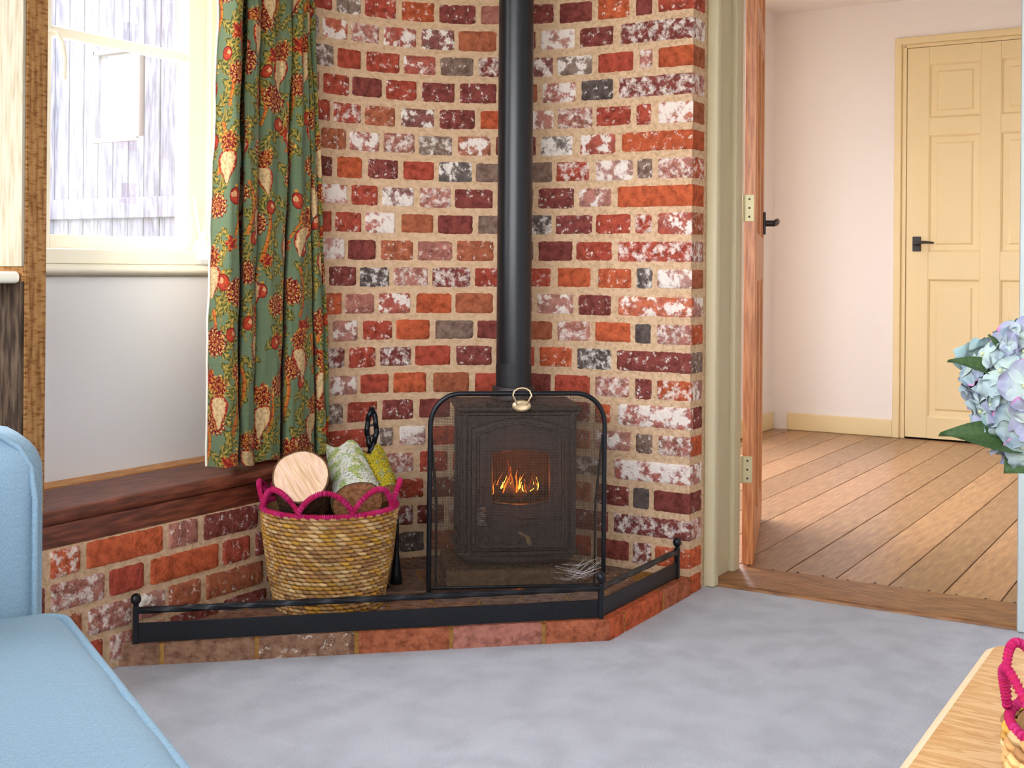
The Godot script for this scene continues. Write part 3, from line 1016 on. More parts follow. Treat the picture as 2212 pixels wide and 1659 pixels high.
func hall() -> void:
	# floor boards run away from the doorway
	var g := Geo.new()
	g.box(Vector3(1.6, -0.07, -1.95), Vector3(3.6, 0.08, 3.4), 0.001)
	var fl := struct("hall_floor", g, M.soot, "brown oak plank floor of the hall", "floor")
	for i in 20:
		var x := -0.005 + 0.148 * i
		g = Geo.new()
		g.box(Vector3(x, -0.016 + 0.0008 * rng.randf(), -1.96), Vector3(0.1452, 0.03, 3.21), 0.0016)
		obj("plank", g, M["plank%d" % rng.randi_range(0, 3)], fl)
		if x > 0.98 and x < 1.8:
			for e in [-0.04, 0.035]:
				g = Geo.new()
				g.ball(Vector3(x + e, 0.0, -0.385 - 0.01 * rng.randf()), Vector3(0.004, 0.0012, 0.004), 8, 4)
				obj("nail", g, M.black, fl)
	# walls: left one has a window that the open door hides
	g = Geo.new()
	g.box(Vector3(-0.15, 0.05, -1.95), Vector3(0.2, 0.3, 3.3), 0.001)
	g.box(Vector3(-0.15, 2.26, -1.95), Vector3(0.2, 0.14, 3.3), 0.001)
	g.box(Vector3(-0.15, 1.195, -0.44), Vector3(0.2, 1.99, 0.28), 0.001)
	g.box(Vector3(-0.15, 1.195, -3.19), Vector3(0.2, 1.99, 0.82), 0.001)
	struct("hall_wall_left", g, M.hallwhite, "white plastered left wall of the hall behind the open door", "wall")
	plain_window("window_3", Vector3(-0.17, 1.195, -1.68), 2.2, 1.99, PI / 2, 3, "white hall window hidden behind the open pine door")
	g = Geo.new()
	g.box(Vector3(0.3075, 1.2, -3.66), Vector3(0.735, 2.4, 0.2), 0.0)
	g.box(Vector3(2.45, 1.2, -3.66), Vector3(1.84, 2.4, 0.2), 0.0)
	g.box(Vector3(1.1025, 2.235, -3.66), Vector3(0.855, 0.33, 0.2), 0.0)
	struct("hall_wall_back", g, M.hallwhite, "pinkish white plastered end wall of the hall", "wall")
	g = Geo.new()
	g.box(Vector3(3.35, 1.2, -1.95), Vector3(0.2, 2.4, 3.6), 0.001)
	struct("hall_wall_right", g, M.hallwhite, "white plastered right wall of the hall", "wall")
	g = Geo.new()
	g.box(Vector3(1.6, 2.39, -1.98), Vector3(3.7, 0.14, 3.5), 0.001)
	struct("hall_ceiling", g, M.hallwhite, "white ceiling of the hall", "ceiling")
	g = Geo.new()
	g.box(Vector3(0.33, 0.047, -3.55), Vector3(0.575, 0.094, 0.02), 0.005)
	struct("baseboard_back", g, M.cream, "cream painted skirting board along the hall end wall", "skirting board")
	g = Geo.new()
	g.box(Vector3(-0.04, 0.047, -1.95), Vector3(0.02, 0.094, 3.18), 0.005)
	struct("baseboard_left", g, M.cream, "cream painted skirting board along the hall left wall", "skirting board")
	# far door and its frame
	var o := thing("trim_4", "cream painted frame around the closed hall door", "door frame", Vector3(0.617, 0, -3.56), 0, "", "structure")
	for x in [0.018, 0.946]:
		g = Geo.new()
		g.box(Vector3(x, 1.06, 0.004), Vector3(0.036, 2.12, 0.024), 0.003)
		g.box(Vector3(x + (0.0285 if x < 0.5 else -0.0285), 1.04, -0.006), Vector3(0.027, 2.08, 0.016), 0.003)
		obj("architrave", g, M.cream, o)
	g = Geo.new()
	g.box(Vector3(0.482, 2.103, 0.0038), Vector3(0.9, 0.036, 0.024), 0.003)
	g.box(Vector3(0.482, 2.076, -0.006), Vector3(0.87, 0.02, 0.016), 0.003)
	obj("architrave", g, M.cream, o)
	g = Geo.new()
	g.box(Vector3(0.482, 1.0, -0.05), Vector3(0.93, 2.16, 0.02), 0.002)
	obj("door_stop", g, M.soot, o)
	o = thing("door_2", "closed cream six panel door at the end of the hall", "door", Vector3(0.679, 0.008, -3.58), 0, "", "structure")
	panel_door(o, 0.842, 2.056, 0.034, M.cream, false)
	lever(o, Vector3(0.055, 1.02, 0.017), Basis(), 1)


# ---------------------------------------------------------------- the fireplace
func hearth() -> void:
	var o := thing("hearth", "low raised brick hearth with angled front edge under the stove", "hearth", Vector3.ZERO, 0, "", "structure")
	var a := Vector2(0.165, 1.242)
	var b := Vector2(0.977, 0.495)
	var c := Vector2(0.977, 0.012)
	var d := (b - a).normalized()
	var inw := Vector2(d.y, -d.x)
	if inw.dot(Vector2(-1, -1)) < 0:
		inw = -inw
	var up := Transform3D(PLAN, Vector3.ZERO)
	var g := Geo.new()
	g.prism(PackedVector2Array([a + inw * 0.0025, b + Vector2(-0.0015, 0) + inw * 0.002, c + Vector2(-0.0015, 0), Vector2(0.3, 0.012), Vector2(0.1, 0.2), Vector2(0.1, 0.9), Vector2(0.15, 1.242)]), -0.02, 0.046, up)
	obj("mortar_bed", g, M.hearth_mortar, o)
	var codes := ["k0", "k0", "k1", "t0", "p0", "t0"]
	var at := [-0.03, 0.084, 0.289, 0.509, 0.726, 0.944, 1.103]
	for i in 6:   # edging bricks of the long front
		var e0: Vector2 = a + d * (at[i] + 0.005)
		var e1: Vector2 = a + d * (at[i + 1] - (0.005 if i < 5 else 0.0))
		g = Geo.new()
		edged(g, PackedVector2Array([e0, e1, e1 + inw * 0.1 + (Vector2(-0.03, 0) if i == 5 else Vector2.ZERO), e0 + inw * 0.1]), -0.02, 0.05, up)
		obj("brick", g, brick_mat(codes[i]), o)
	var zs := [0.490, 0.419, 0.409, 0.192, 0.18, 0.014]
	codes = ["o0", "o0", "t0"]
	for i in 3:
		g = Geo.new()
		edged(g, PackedVector2Array([Vector2(0.977, zs[2 * i]), Vector2(0.977, zs[2 * i + 1]), Vector2(0.877, zs[2 * i + 1]), Vector2(0.877, zs[2 * i] + (0.05 if i == 0 else 0.0))]), -0.02, 0.05, up)
		obj("brick", g, brick_mat(codes[i]), o)
	# paving behind the edging, clipped to the alcove
	var inner := PackedVector2Array([a + inw * 0.108, b + inw * 0.108 + Vector2(-0.05, 0), Vector2(0.868, 0.5), Vector2(0.868, 0.02), Vector2(0.68, 0.02)])
	for i in range(20, -1, -1):
		var w := on_alcove(ARC * i / 20.0, 0, 0.004)
		if w.x > 0.166:
			inner.append(Vector2(w.x, w.z))
	inner.append(Vector2(0.166, 0.4))
	inner.append(Vector2(0.166, 1.1))
	var pc := ["k0", "k0", "g0", "g0", "k1", "k0"]
	for r in 10:
		for k in 7:
			var o0 := a + inw * (0.112 + 0.112 * r) + d * (-0.3 + 0.226 * k + 0.113 * (r % 2))
			var q := PackedVector2Array([o0, o0 + d * 0.218, o0 + d * 0.218 + inw * 0.104, o0 + inw * 0.104])
			for piece in Geometry2D.intersect_polygons(q, inner):
				var area := 0.0
				for i in piece.size():
					area += piece[i].cross(piece[(i + 1) % piece.size()]) / 2
				if absf(area) > 0.0003:
					g = Geo.new()
					g.prism(piece, 0.03, 0.0485 + rng.randf() * 0.0012, up)
					obj("brick", g, brick_mat(pc[rng.randi() % 6]), o)
	# the stone slab that carries the stove
	o = thing("stove_slab", "rough stone slab under the stove behind the mesh guard", "slab", Vector3(0.6575, 0.05, 0.397), deg_to_rad(38))
	g = Geo.new()
	g.start()
	var rows := []
	for pr in [[0.0, 0.0], [0.0, 0.012], [0.002, 0.034], [0.005, 0.042], [0.014, 0.045]]:
		var ring := PackedVector3Array()
		for k in 48:
			var f := k / 48.0 * 4
			var s := int(f)
			f -= s
			var p0: Array = [[-0.1765, -0.035], [0.173, -0.035], [0.173, -0.3], [-0.1765, -0.3]][s]
			var p1: Array = [[-0.1765, -0.035], [0.173, -0.035], [0.173, -0.3], [-0.1765, -0.3]][(s + 1) % 4]
			var w := Vector2(lerpf(p0[0], p1[0], f), lerpf(p0[1], p1[1], f))
			var to := (Vector2(0, -0.167) - w).normalized()
			w += to * (pr[0] + 0.002 * rng.randf())
			ring.append(Vector3(w.x, pr[1] + 0.001 * rng.randf(), w.y))
		rows.append(ring)
	g.grid(rows, true)
	g.fan(rows[4])
	g.closed()
	obj("stone", g, M.slab, o)


func edged(g: Geo, poly: PackedVector2Array, y0: float, y1: float, xf: Transform3D) -> void:   # an upright prism whose top edge is worn round
	var m := Vector2.ZERO
	for w in poly:
		m += w
	m /= poly.size()
	var fine := PackedVector2Array()
	for i in poly.size():
		var p0 := poly[i]
		var p1 := poly[(i + 1) % poly.size()]
		var n := maxi(1, int(p0.distance_to(p1) / 0.03))
		for k in n:
			fine.append(p0.lerp(p1, float(k) / n))
	g.start()
	var off := Vector2(rng.randf() * 3, rng.randf() * 3)
	var ids := []
	var wob := []
	for w in fine:
		wob.append(rng.randf_range(-0.001, 0.001))
	var run := [0.0]
	for i in fine.size():
		run.append(run[i] + fine[i].distance_to(fine[(i + 1) % fine.size()]))
	for pr in [[0.0, y0], [0.0, y1 - 0.006], [0.0015, y1 - 0.002], [0.005, y1]]:
		var ring := []
		for i in fine.size() + 1:
			var k := i % fine.size()
			var w: Vector2 = fine[k] + (m - fine[k]).normalized() * (pr[0] + wob[k])
			ring.append(g.p(xf * Vector3(w.x, w.y, pr[1] + wob[k] * (0.6 if pr[1] > y0 else 0.0)), Vector2(run[i], pr[1] + pr[0]) + off))
		ids.append(ring)
	for j in 3:
		for i in fine.size():
			g.q(ids[j][i], ids[j][i + 1], ids[j + 1][i + 1], ids[j + 1][i])
	var mid := g.p(xf * Vector3(m.x, m.y, y1), m + off)
	var cap := []
	for i in fine.size():
		cap.append(g.p(g.v[ids[3][i]], Vector2(g.v[ids[3][i]].x, g.v[ids[3][i]].z) + off))
	for i in fine.size():
		g.t(cap[i], cap[(i + 1) % fine.size()], mid)
	g.closed()


func stove() -> void:
	var by := 0.095
	var o := thing("wood_stove", "black cast iron wood stove burning behind its small window", "stove", Vector3(0.6575, by, 0.397), deg_to_rad(38))
	var g := Geo.new()
	g.box(Vector3(0.0125, 0.0175, -0.17), Vector3(0.27, 0.035, 0.17), 0.008)
	obj("base", g, M.castiron, o)
	g = Geo.new()
	var h := 0.37
	var yc := 0.04 + h / 2
	g.box(Vector3(0.0125, 0.039, -0.168), Vector3(0.32, 0.012, 0.235), 0.003)
	g.box(Vector3(-0.134, yc, -0.165), Vector3(0.012, h, 0.21), 0.003)
	g.box(Vector3(0.159, yc, -0.165), Vector3(0.012, h, 0.21), 0.003)
	g.box(Vector3(0.0125, yc, -0.262), Vector3(0.29, h, 0.012), 0.003)
	g.box(Vector3(0.0125, 0.04 + h - 0.004, -0.165), Vector3(0.29, 0.012, 0.2), 0.003)
	for e in [[-0.139, -0.07, 0.04, 0.41], [0.102, 0.164, 0.04, 0.41], [-0.072, 0.104, 0.04, 0.165], [-0.072, 0.104, 0.325, 0.41]]:
		g.box(Vector3((e[0] + e[1]) / 2, (e[2] + e[3]) / 2, -0.058), Vector3(e[1] - e[0], e[3] - e[2], 0.012), 0.002)
	for x in [-0.128, 0.1535]:   # raised side bands
		g.box(Vector3(x, 0.225, -0.05), Vector3(0.014, 0.36, 0.01), 0.004)
	for z in [-0.12, -0.2]:
		g.box(Vector3(-0.141, yc, z), Vector3(0.006, h - 0.05, 0.012), 0.002)
	obj("body", g, M.castiron, o)
	g = Geo.new()
	g.box(Vector3(0.0125, 0.416, -0.163), Vector3(0.33, 0.016, 0.25), 0.006)
	g.box(Vector3(0.0125, 0.403, -0.163), Vector3(0.312, 0.01, 0.232), 0.003)
	for x in [-0.06, 0.075]:
		g.box(Vector3(x, 0.427, -0.06), Vector3(0.03, 0.006, 0.012), 0.003)
	obj("top_plate", g, M.castiron, o)
	# door: arched plate with a bowed window
	var outer := frame_line(-0.112, 0.142, 0.046, 0.366, 0.028, 0.0)
	var inner := frame_line(-0.062, 0.094, 0.178, 0.306, 0.008, 0.011)
	g = Geo.new()
	g.start()
	var rows := []
	for e in [[0.0, 0.0, -0.052], [0.0, 0.0, -0.042], [0.03, 0.0, -0.0385], [0.1, 0.0, -0.037], [0.9, 0.0, -0.037], [0.97, 0.0, -0.034], [1.0, 0.0, -0.037], [1.0, 0.0, -0.052]]:
		var ring := PackedVector3Array()
		for i in outer.size():
			var w: Vector2 = outer[i].lerp(inner[i], e[0])
			ring.append(Vector3(w.x, w.y, e[2]))
		rows.append(ring)
	g.grid(rows, true)
	g.facing(Vector3(0, 0, 1))
	obj("door", g, M.castiron, o)
	var door := o.get_child(o.get_child_count() - 1)
	for spec in [[inner, 0.0042, -0.0355], [frame_line(-0.096, 0.126, 0.06, 0.352, 0.027, 0.0), 0.0045, -0.036]]:
		g = Geo.new()
		var pts := []
		for w in spec[0]:
			pts.append(Vector3(w.x, w.y, spec[2]))
		g.tube(pts, spec[1], 8, true)
		obj("moulding", g, M.castiron, door)
	g = Geo.new()
	g.start()
	var ring2 := PackedVector3Array()
	for w in inner:
		ring2.append(Vector3(w.x, w.y, -0.048))
	g.fan(ring2)
	g.facing(Vector3(0, 0, 1))
	obj("window_glass", g, M.stoveglass, door)
	for x in [-0.058, -0.029, 0.0156, 0.0526, 0.0834]:
		g = Geo.new()
		g.ball(Vector3(x, 0.075, -0.037), Vector3(0.0052, 0.0105, 0.0012), 14, 6)
		obj("air_hole", g, M.black, door)
		g = Geo.new()
		var pts := []
		for k in 16:
			pts.append(Vector3(x + cos(TAU * k / 16) * 0.0062, 0.075 + sin(TAU * k / 16) * 0.011, -0.0365))
		g.tube(pts, 0.002, 6, true)
		obj("rim", g, M.castiron, door)
	g = Geo.new()
	g.box(Vector3(0.018, 0.1345, -0.036), Vector3(0.076, 0.004, 0.006), 0.0018)
	g.box(Vector3(0.018, 0.1235, -0.036), Vector3(0.05, 0.009, 0.004), 0.0018)
	g.box(Vector3(0.018, 0.113, -0.036), Vector3(0.076, 0.004, 0.006), 0.0018)
	obj("name_plate", g, M.castiron, door)
	g = Geo.new()
	g.start()
	var pl := PackedVector3Array()
	for w in [[0.009, 0.1], [0.016, 0.101], [0.022, 0.096], [0.03, 0.091], [0.04, 0.086], [0.046, 0.07], [0.049, 0.062], [0.04, 0.063], [0.033, 0.07], [0.032, 0.08], [0.022, 0.088], [0.012, 0.093]]:
		pl.append(Vector3(w[0], w[1], -0.0362))
	g.fan(pl)
	g.facing(Vector3(0, 0, 1))
	obj("bare_patch", g, mat(rgb(150, 118, 84), 0.8), door)
	# spring handle
	g = Geo.new()
	g.ball(Vector3(-0.088, 0.2125, -0.028), Vector3(0.009, 0.009, 0.009))
	g.tube([Vector3(-0.088, 0.2125, -0.04), Vector3(-0.088, 0.2125, -0.028)], 0.006, 10)
	g.tube([Vector3(-0.088, 0.212, -0.024), Vector3(-0.0885, 0.19, -0.02), Vector3(-0.087, 0.165, -0.018), Vector3(-0.087, 0.118, -0.018)], [0.004, 0.0035, 0.0045, 0.005], 10)
	var hd := obj("handle", g, M.castiron, o)
	g = Geo.new()
	var coil := []
	for i in 120:
		var f := i / 119.0
		coil.append(Vector3(-0.087 + cos(f * TAU * 9) * (0.0085 + 0.0035 * f), 0.168 - 0.047 * f, -0.018 + sin(f * TAU * 9) * (0.0085 + 0.0035 * f)))
	g.tube(coil, 0.002, 6)
	obj("coil", g, mat(rgb(158, 146, 142), 0.35, 0.5, 0.6), hd)
	# bowed ash lip
	g = Geo.new()
	var lip := PackedVector2Array()
	for i in 25:
		var f := i / 24.0
		lip.append(Vector2(-0.132 + 0.289 * f, -0.052 + 0.03 * sin(f * PI)))
	lip.append(Vector2(0.157, -0.07))
	lip.append(Vector2(-0.132, -0.07))
	g.prism(lip, 0.026, 0.036, Transform3D(PLAN, Vector3.ZERO))
	obj("ash_lip", g, M.castiron, o)
	g = Geo.new()
	g.lathe([Vector2(0.05, 0), Vector2(0.062, 0), Vector2(0.062, 0.008), Vector2(0.058, 0.012), Vector2(0.058, 0.034), Vector2(0.054, 0.038), Vector2(0.046, 0.038)], 40, Transform3D(Basis(), Vector3(0.015, 0.424, -0.2)))
	obj("flue_collar", g, M.castiron, o)
	# firebrick, embers, flames
	g = Geo.new()
	g.box(Vector3(0.0125, 0.225, -0.248), Vector3(0.27, 0.33, 0.012), 0.002)
	g.box(Vector3(-0.12, 0.225, -0.165), Vector3(0.012, 0.33, 0.16), 0.002)
	g.box(Vector3(0.145, 0.225, -0.165), Vector3(0.012, 0.33, 0.16), 0.002)
	obj("firebrick", g, mat(rgb(96, 72, 50), 0.95, 0.1), o)
	for e in [[-0.045, 0.2, 0.5, 0.02], [0.07, 0.2, -0.6, 0.018], [0.015, 0.194, 0.1, 0.022]]:
		g = Geo.new()
		var w := Vector3(cos(e[2]), 0.12, sin(e[2]) * 0.5)
		g.tube([Vector3(e[0], e[1] - 0.012, -0.115) - w * 0.06, Vector3(e[0], e[1] - 0.012, -0.115) + w * 0.06], e[3], 9)
		obj("burning_log", g, mat(rgb(40, 28, 22), 0.95), o)
	var fm := []
	for e in [[rgb(255, 196, 70), 5.0], [rgb(255, 120, 26), 3.0], [rgb(190, 62, 14), 1.2]]:
		var m := mat(Color.BLACK, 1.0, 0.0)
		m.emission_enabled = true
		m.emission = e[0]
		m.emission_energy_multiplier = e[1]
		fm.append(m)
	for e in [[-0.03, 0.185, 0.05, 0.012, 0.006, 0], [-0.024, 0.19, 0.062, 0.02, 0.0045, 1], [-0.014, 0.195, 0.082, 0.006, 0.004, 2], [-0.004, 0.2, 0.08, -0.004, 0.0035, 2], [-0.016, 0.186, 0.03, 0.014, 0.004, 0], [0.012, 0.19, 0.058, 0.003, 0.006, 1], [0.016, 0.19, 0.04, 0.012, 0.004, 0], [0.03, 0.186, 0.032, -0.008, 0.005, 0], [0.036, 0.187, 0.024, -0.014, 0.005, 0], [0.027, 0.19, 0.045, -0.006, 0.004, 1], [0.047, 0.192, 0.06, 0.008, 0.003, 2], [0.062, 0.186, 0.032, 0.006, 0.0035, 1], [-0.044, 0.186, 0.022, 0.002, 0.003, 1], [-0.008, 0.184, 0.018, 0.012, 0.003, 1], [0.055, 0.186, 0.016, -0.01, 0.003, 0], [-0.036, 0.185, 0.018, -0.006, 0.003, 0], [-0.02, 0.188, 0.075, 0.01, 0.0022, 2], [0.006, 0.19, 0.066, -0.006, 0.0022, 2], [0.022, 0.188, 0.05, 0.01, 0.0025, 1], [0.04, 0.187, 0.04, -0.012, 0.0022, 1], [-0.03, 0.186, 0.04, 0.022, 0.002, 1], [0.03, 0.185, 0.02, 0.02, 0.002, 0], [-0.016, 0.185, 0.012, 0.024, 0.002, 1], [0.06, 0.188, 0.05, 0.004, 0.002, 2], [-0.05, 0.187, 0.036, 0.006, 0.0028, 1], [-0.04, 0.187, 0.052, 0.012, 0.003, 1], [0.066, 0.187, 0.044, 0.004, 0.003, 0], [0.052, 0.187, 0.034, 0.006, 0.003, 0], [-0.002, 0.187, 0.07, 0.004, 0.003, 1], [0.02, 0.188, 0.07, -0.004, 0.0026, 2], [-0.01, 0.186, 0.03, -0.01, 0.003, 0], [0.044, 0.186, 0.02, 0.014, 0.0026, 0]]:
		g = Geo.new()
		var pts := []
		var rad := []
		for k in 13:
			var f := k / 12.0
			pts.append(Vector3(e[0] + e[3] * f + 0.005 * sin(f * 5 + e[0] * 90) * f, e[1] + e[2] * f, -0.1 + 0.012 * sin(e[0] * 200)))
			rad.append(maxf(0.0003, 0.62 * e[4] * pow(1 - f, 0.8) * (0.55 + 0.45 * sin(minf(f * 3, 1) * PI / 2)) * (1.0 + 0.25 * sin(f * 9 + e[0] * 50))))
		g.tube(pts, rad, 8)
		obj("flame", g, fm[e[5]], o)
	var l := OmniLight3D.new()
	l.name = "fire_light"
	l.light_color = Color(1.0, 0.5, 0.16)
	l.light_energy = 0.03
	l.light_size = 0.03
	l.omni_range = 6.0
	l.omni_attenuation = 2.0
	l.shadow_enabled = true
	o.add_child(l)
	l.position = Vector3(0.01, 0.22, -0.085)
	# the flue
	o = thing("flue_pipe", "tall black flue pipe rising from the stove along the brickwork", "flue pipe", Vector3(0.6575, 0.532, 0.397) + Basis(Vector3.UP, deg_to_rad(38)) * Vector3(0.015, 0, -0.2))
	g = Geo.new()
	g.lathe([Vector2(0.0465, 0), Vector2(0.0475, 0.004), Vector2(0.0475, 1.86)], 56)
	obj("pipe", g, M.flue, o)
	g = Geo.new()
	g.lathe([Vector2(0.0475, 0.001), Vector2(0.0482, 0.001), Vector2(0.0482, 0.085), Vector2(0.0475, 0.086)], 56)
	obj("sleeve", g, relief(tex(mat(rgb(40, 40, 44), 0.6), speck, Vector3(10, 10, 10), false), speck, 0.05), o)


func frame_line(x0: float, x1: float, y0: float, y1: float, rise: float, sag: float) -> PackedVector2Array:   # a box outline of 64 points with an arched top and a bowed bottom
	var r := PackedVector2Array()
	for i in 16:
		var f := i / 16.0
		r.append(Vector2(lerpf(x0, x1, f), y0 - sag * sin(f * PI)))
	for i in 16:
		r.append(Vector2(x1, lerpf(y0, y1, i / 16.0)))
	for i in 16:
		var f := i / 16.0
		r.append(Vector2(lerpf(x1, x0, f), y1 + rise * sin(f * PI)))
	for i in 16:
		r.append(Vector2(x0, lerpf(y1, y0, i / 16.0)))
	return r


func fireguard() -> void:
	var o := thing("fire_guard", "black wire mesh fireguard with rounded top and brass ring handle", "fireguard", Vector3(0.6575, 0.05, 0.397), deg_to_rad(38))
	var pts := [Vector3(-0.222, 0.0, 0), Vector3(-0.222, 0.15, 0), Vector3(-0.2215, 0.3, 0), Vector3(-0.221, 0.4, 0)]
	for i in 11:
		var a := PI - PI / 2 * i / 10
		pts.append(Vector3(-0.146 + cos(a) * 0.075, 0.424 + sin(a) * 0.082, 0))
	for i in 11:
		var a := PI / 2 - PI / 2 * i / 10
		pts.append(Vector3(0.154 + cos(a) * 0.075, 0.424 + sin(a) * 0.082, 0))
	pts.append_array([Vector3(0.2285, 0.3, 0), Vector3(0.2285, 0.15, 0), Vector3(0.2285, 0.0, 0)])
	var g := Geo.new()
	g.tube(pts, 0.0062, 12)
	obj("frame", g, M.iron, o)
	g = Geo.new()
	g.tube([Vector3(-0.222, 0.012, 0), Vector3(0.2285, 0.012, 0)], 0.004, 8)
	obj("bottom_bar", g, M.iron, o)
	for x in [-0.218, 0.2245]:
		g = Geo.new()
		g.tube([Vector3(x, 0.4, -0.004), Vector3(x * 0.93, 0.22, -0.014), Vector3(x * 0.93, 0.008, -0.02), Vector3(x * 0.93, 0.004, -0.045)], 0.0035, 8)
		obj("back_leg", g, M.iron, o)
	var net := Geo.new()
	var step := 0.004
	var r := 0.0005
	var n := int(0.45 / step)
	for i in n:   # upright wires, clipped to the round corners
		var x := -0.219 + step * (i + 0.5)
		var top := 0.5
		var e := 0.0
		if x < -0.146:
			e = (-0.146 - x) / 0.075
		elif x > 0.154:
			e = (x - 0.154) / 0.075
		top = 0.424 + 0.08 * sqrt(maxf(0.0, 1 - e * e))
		net.tube([Vector3(x, 0.01, 0.0005), Vector3(x, top, 0.0005)], r, 4)
	for i in int(0.49 / step):
		var y := 0.012 + step * i
		var x0 := -0.22
		var x1 := 0.227
		if y > 0.424:
			var e := sqrt(maxf(0.0, 1 - pow((y - 0.424) / 0.081, 2)))
			x0 = -0.146 - 0.074 * e
			x1 = 0.154 + 0.074 * e
		var run := []
		for k in 25:
			run.append(Vector3(lerpf(x0, x1, k / 24.0), y, -0.0005))
		net.tube(run, r, 4)
	obj("wire_mesh", net, M.wire, o).set_meta("kind", "stuff")
	var t := Transform3D(Basis(Vector3.RIGHT, PI / 2), Vector3(0.0115, 0.475, 0.003))
	g = Geo.new()
	g.lathe([Vector2(0.0001, -0.004), Vector2(0.022, -0.004), Vector2(0.025, 0.0), Vector2(0.0245, 0.004), Vector2(0.019, 0.007), Vector2(0.015, 0.0065), Vector2(0.0001, 0.006)], 32, Transform3D(t.basis.scaled_local(Vector3(1, 1, 0.62)), t.origin))
	var hb := obj("handle_boss", g, M.brass, o)
	g = Geo.new()
	g.tube([Vector3(0.0, 0.478, 0.012), Vector3(-0.006, 0.49, 0.016), Vector3(-0.0125, 0.503, 0.017), Vector3(-0.008, 0.514, 0.015), Vector3(0.0015, 0.52, 0.014), Vector3(0.0115, 0.5215, 0.014), Vector3(0.0215, 0.52, 0.014), Vector3(0.031, 0.514, 0.015), Vector3(0.0355, 0.503, 0.017), Vector3(0.029, 0.49, 0.016), Vector3(0.023, 0.478, 0.012)], 0.0024, 8)
	obj("handle_ring", g, M.brass, hb)
	# cobweb at its foot
	var web := Geo.new()
	for i in 26:
		var x0 := rng.randf_range(0.09, 0.16)
		var x1 := rng.randf_range(0.16, 0.224)
		var y0 := rng.randf_range(0.03, 0.07)
		var y1 := y0 + rng.randf_range(0.0, 0.03)
		var mid := Vector3((x0 + x1) / 2, minf(y0, y1) - rng.randf_range(0.0, 0.012), 0.004)
		web.tube([Vector3(x0, y0, 0.003), mid, Vector3(x1, y1, 0.003)], 0.00035, 4)
	var wb := obj("cobweb", web, mat(rgb(206, 200, 196), 0.8))
	wb.position = Vector3(0.6575, 0.05, 0.397)
	wb.rotation.y = deg_to_rad(38)
	tag(wb, "wispy grey cobweb at the lower right of the fireguard mesh", "cobweb", "", "stuff")


func fender() -> void:
	var o := thing("hearth_fender", "low black iron fender with ball finials and twisted rails on the hearth edge", "fender", Vector3(0.9565, 0.05, 0.503))
	var p := [Vector3(0.193, 0, 1.229) - o.position, Vector3(0.0, 0, 0.0), Vector3(0.9555, 0, 0.056) - o.position]
	for k in 3:
		p[k].y = 0
	for k in 3:
		var t := Basis(Vector3.UP, atan2(-(p[1] - p[0]).z, (p[1] - p[0]).x)) if k < 2 else Basis()
		var g := Geo.new()
		g.box(p[k] + Vector3(0, 0.043, 0), Vector3(0.0125, 0.083, 0.0125), 0.0015, t)
		var b := obj("post", g, M.iron, o)
		g = Geo.new()
		g.lathe([Vector2(0.004, 0.08), Vector2(0.0046, 0.086), Vector2(0.0075, 0.0885), Vector2(0.0105, 0.093), Vector2(0.0115, 0.0985), Vector2(0.0105, 0.104), Vector2(0.0075, 0.1085), Vector2(0.004, 0.1105), Vector2(0.0001, 0.111)], 24, Transform3D(Basis(), p[k]))
		obj("ball_finial", g, M.iron, b)
	var sq := PackedVector2Array([Vector2(1, 0.72), Vector2(0.72, 1), Vector2(-0.72, 1), Vector2(-1, 0.72), Vector2(-1, -0.72), Vector2(-0.72, -1), Vector2(0.72, -1), Vector2(1, -0.72)])
	for k in 2:
		var a: Vector3 = p[k] + Vector3(0, 0.0735, 0)
		var b: Vector3 = p[k + 1] + Vector3(0, 0.0735, 0)
		var n := 140 if k == 0 else 60
		var pts := []
		for i in n + 1:
			pts.append(a.lerp(b, float(i) / n))
		var g := Geo.new()
		g.tube(pts, 0.0064, 8, false, PI / 2 * a.distance_to(b) / 0.085 / n, sq)
		obj("twisted_rail", g, M.iron, o)
		g = Geo.new()
		var d := (b - a).normalized()
		g.box((a + b) / 2 + Vector3(0, -0.0485, 0), Vector3(a.distance_to(b), 0.042, 0.006), 0.001, Basis(Vector3.UP, atan2(-d.z, d.x)))
		obj("plate", g, M.iron, o)


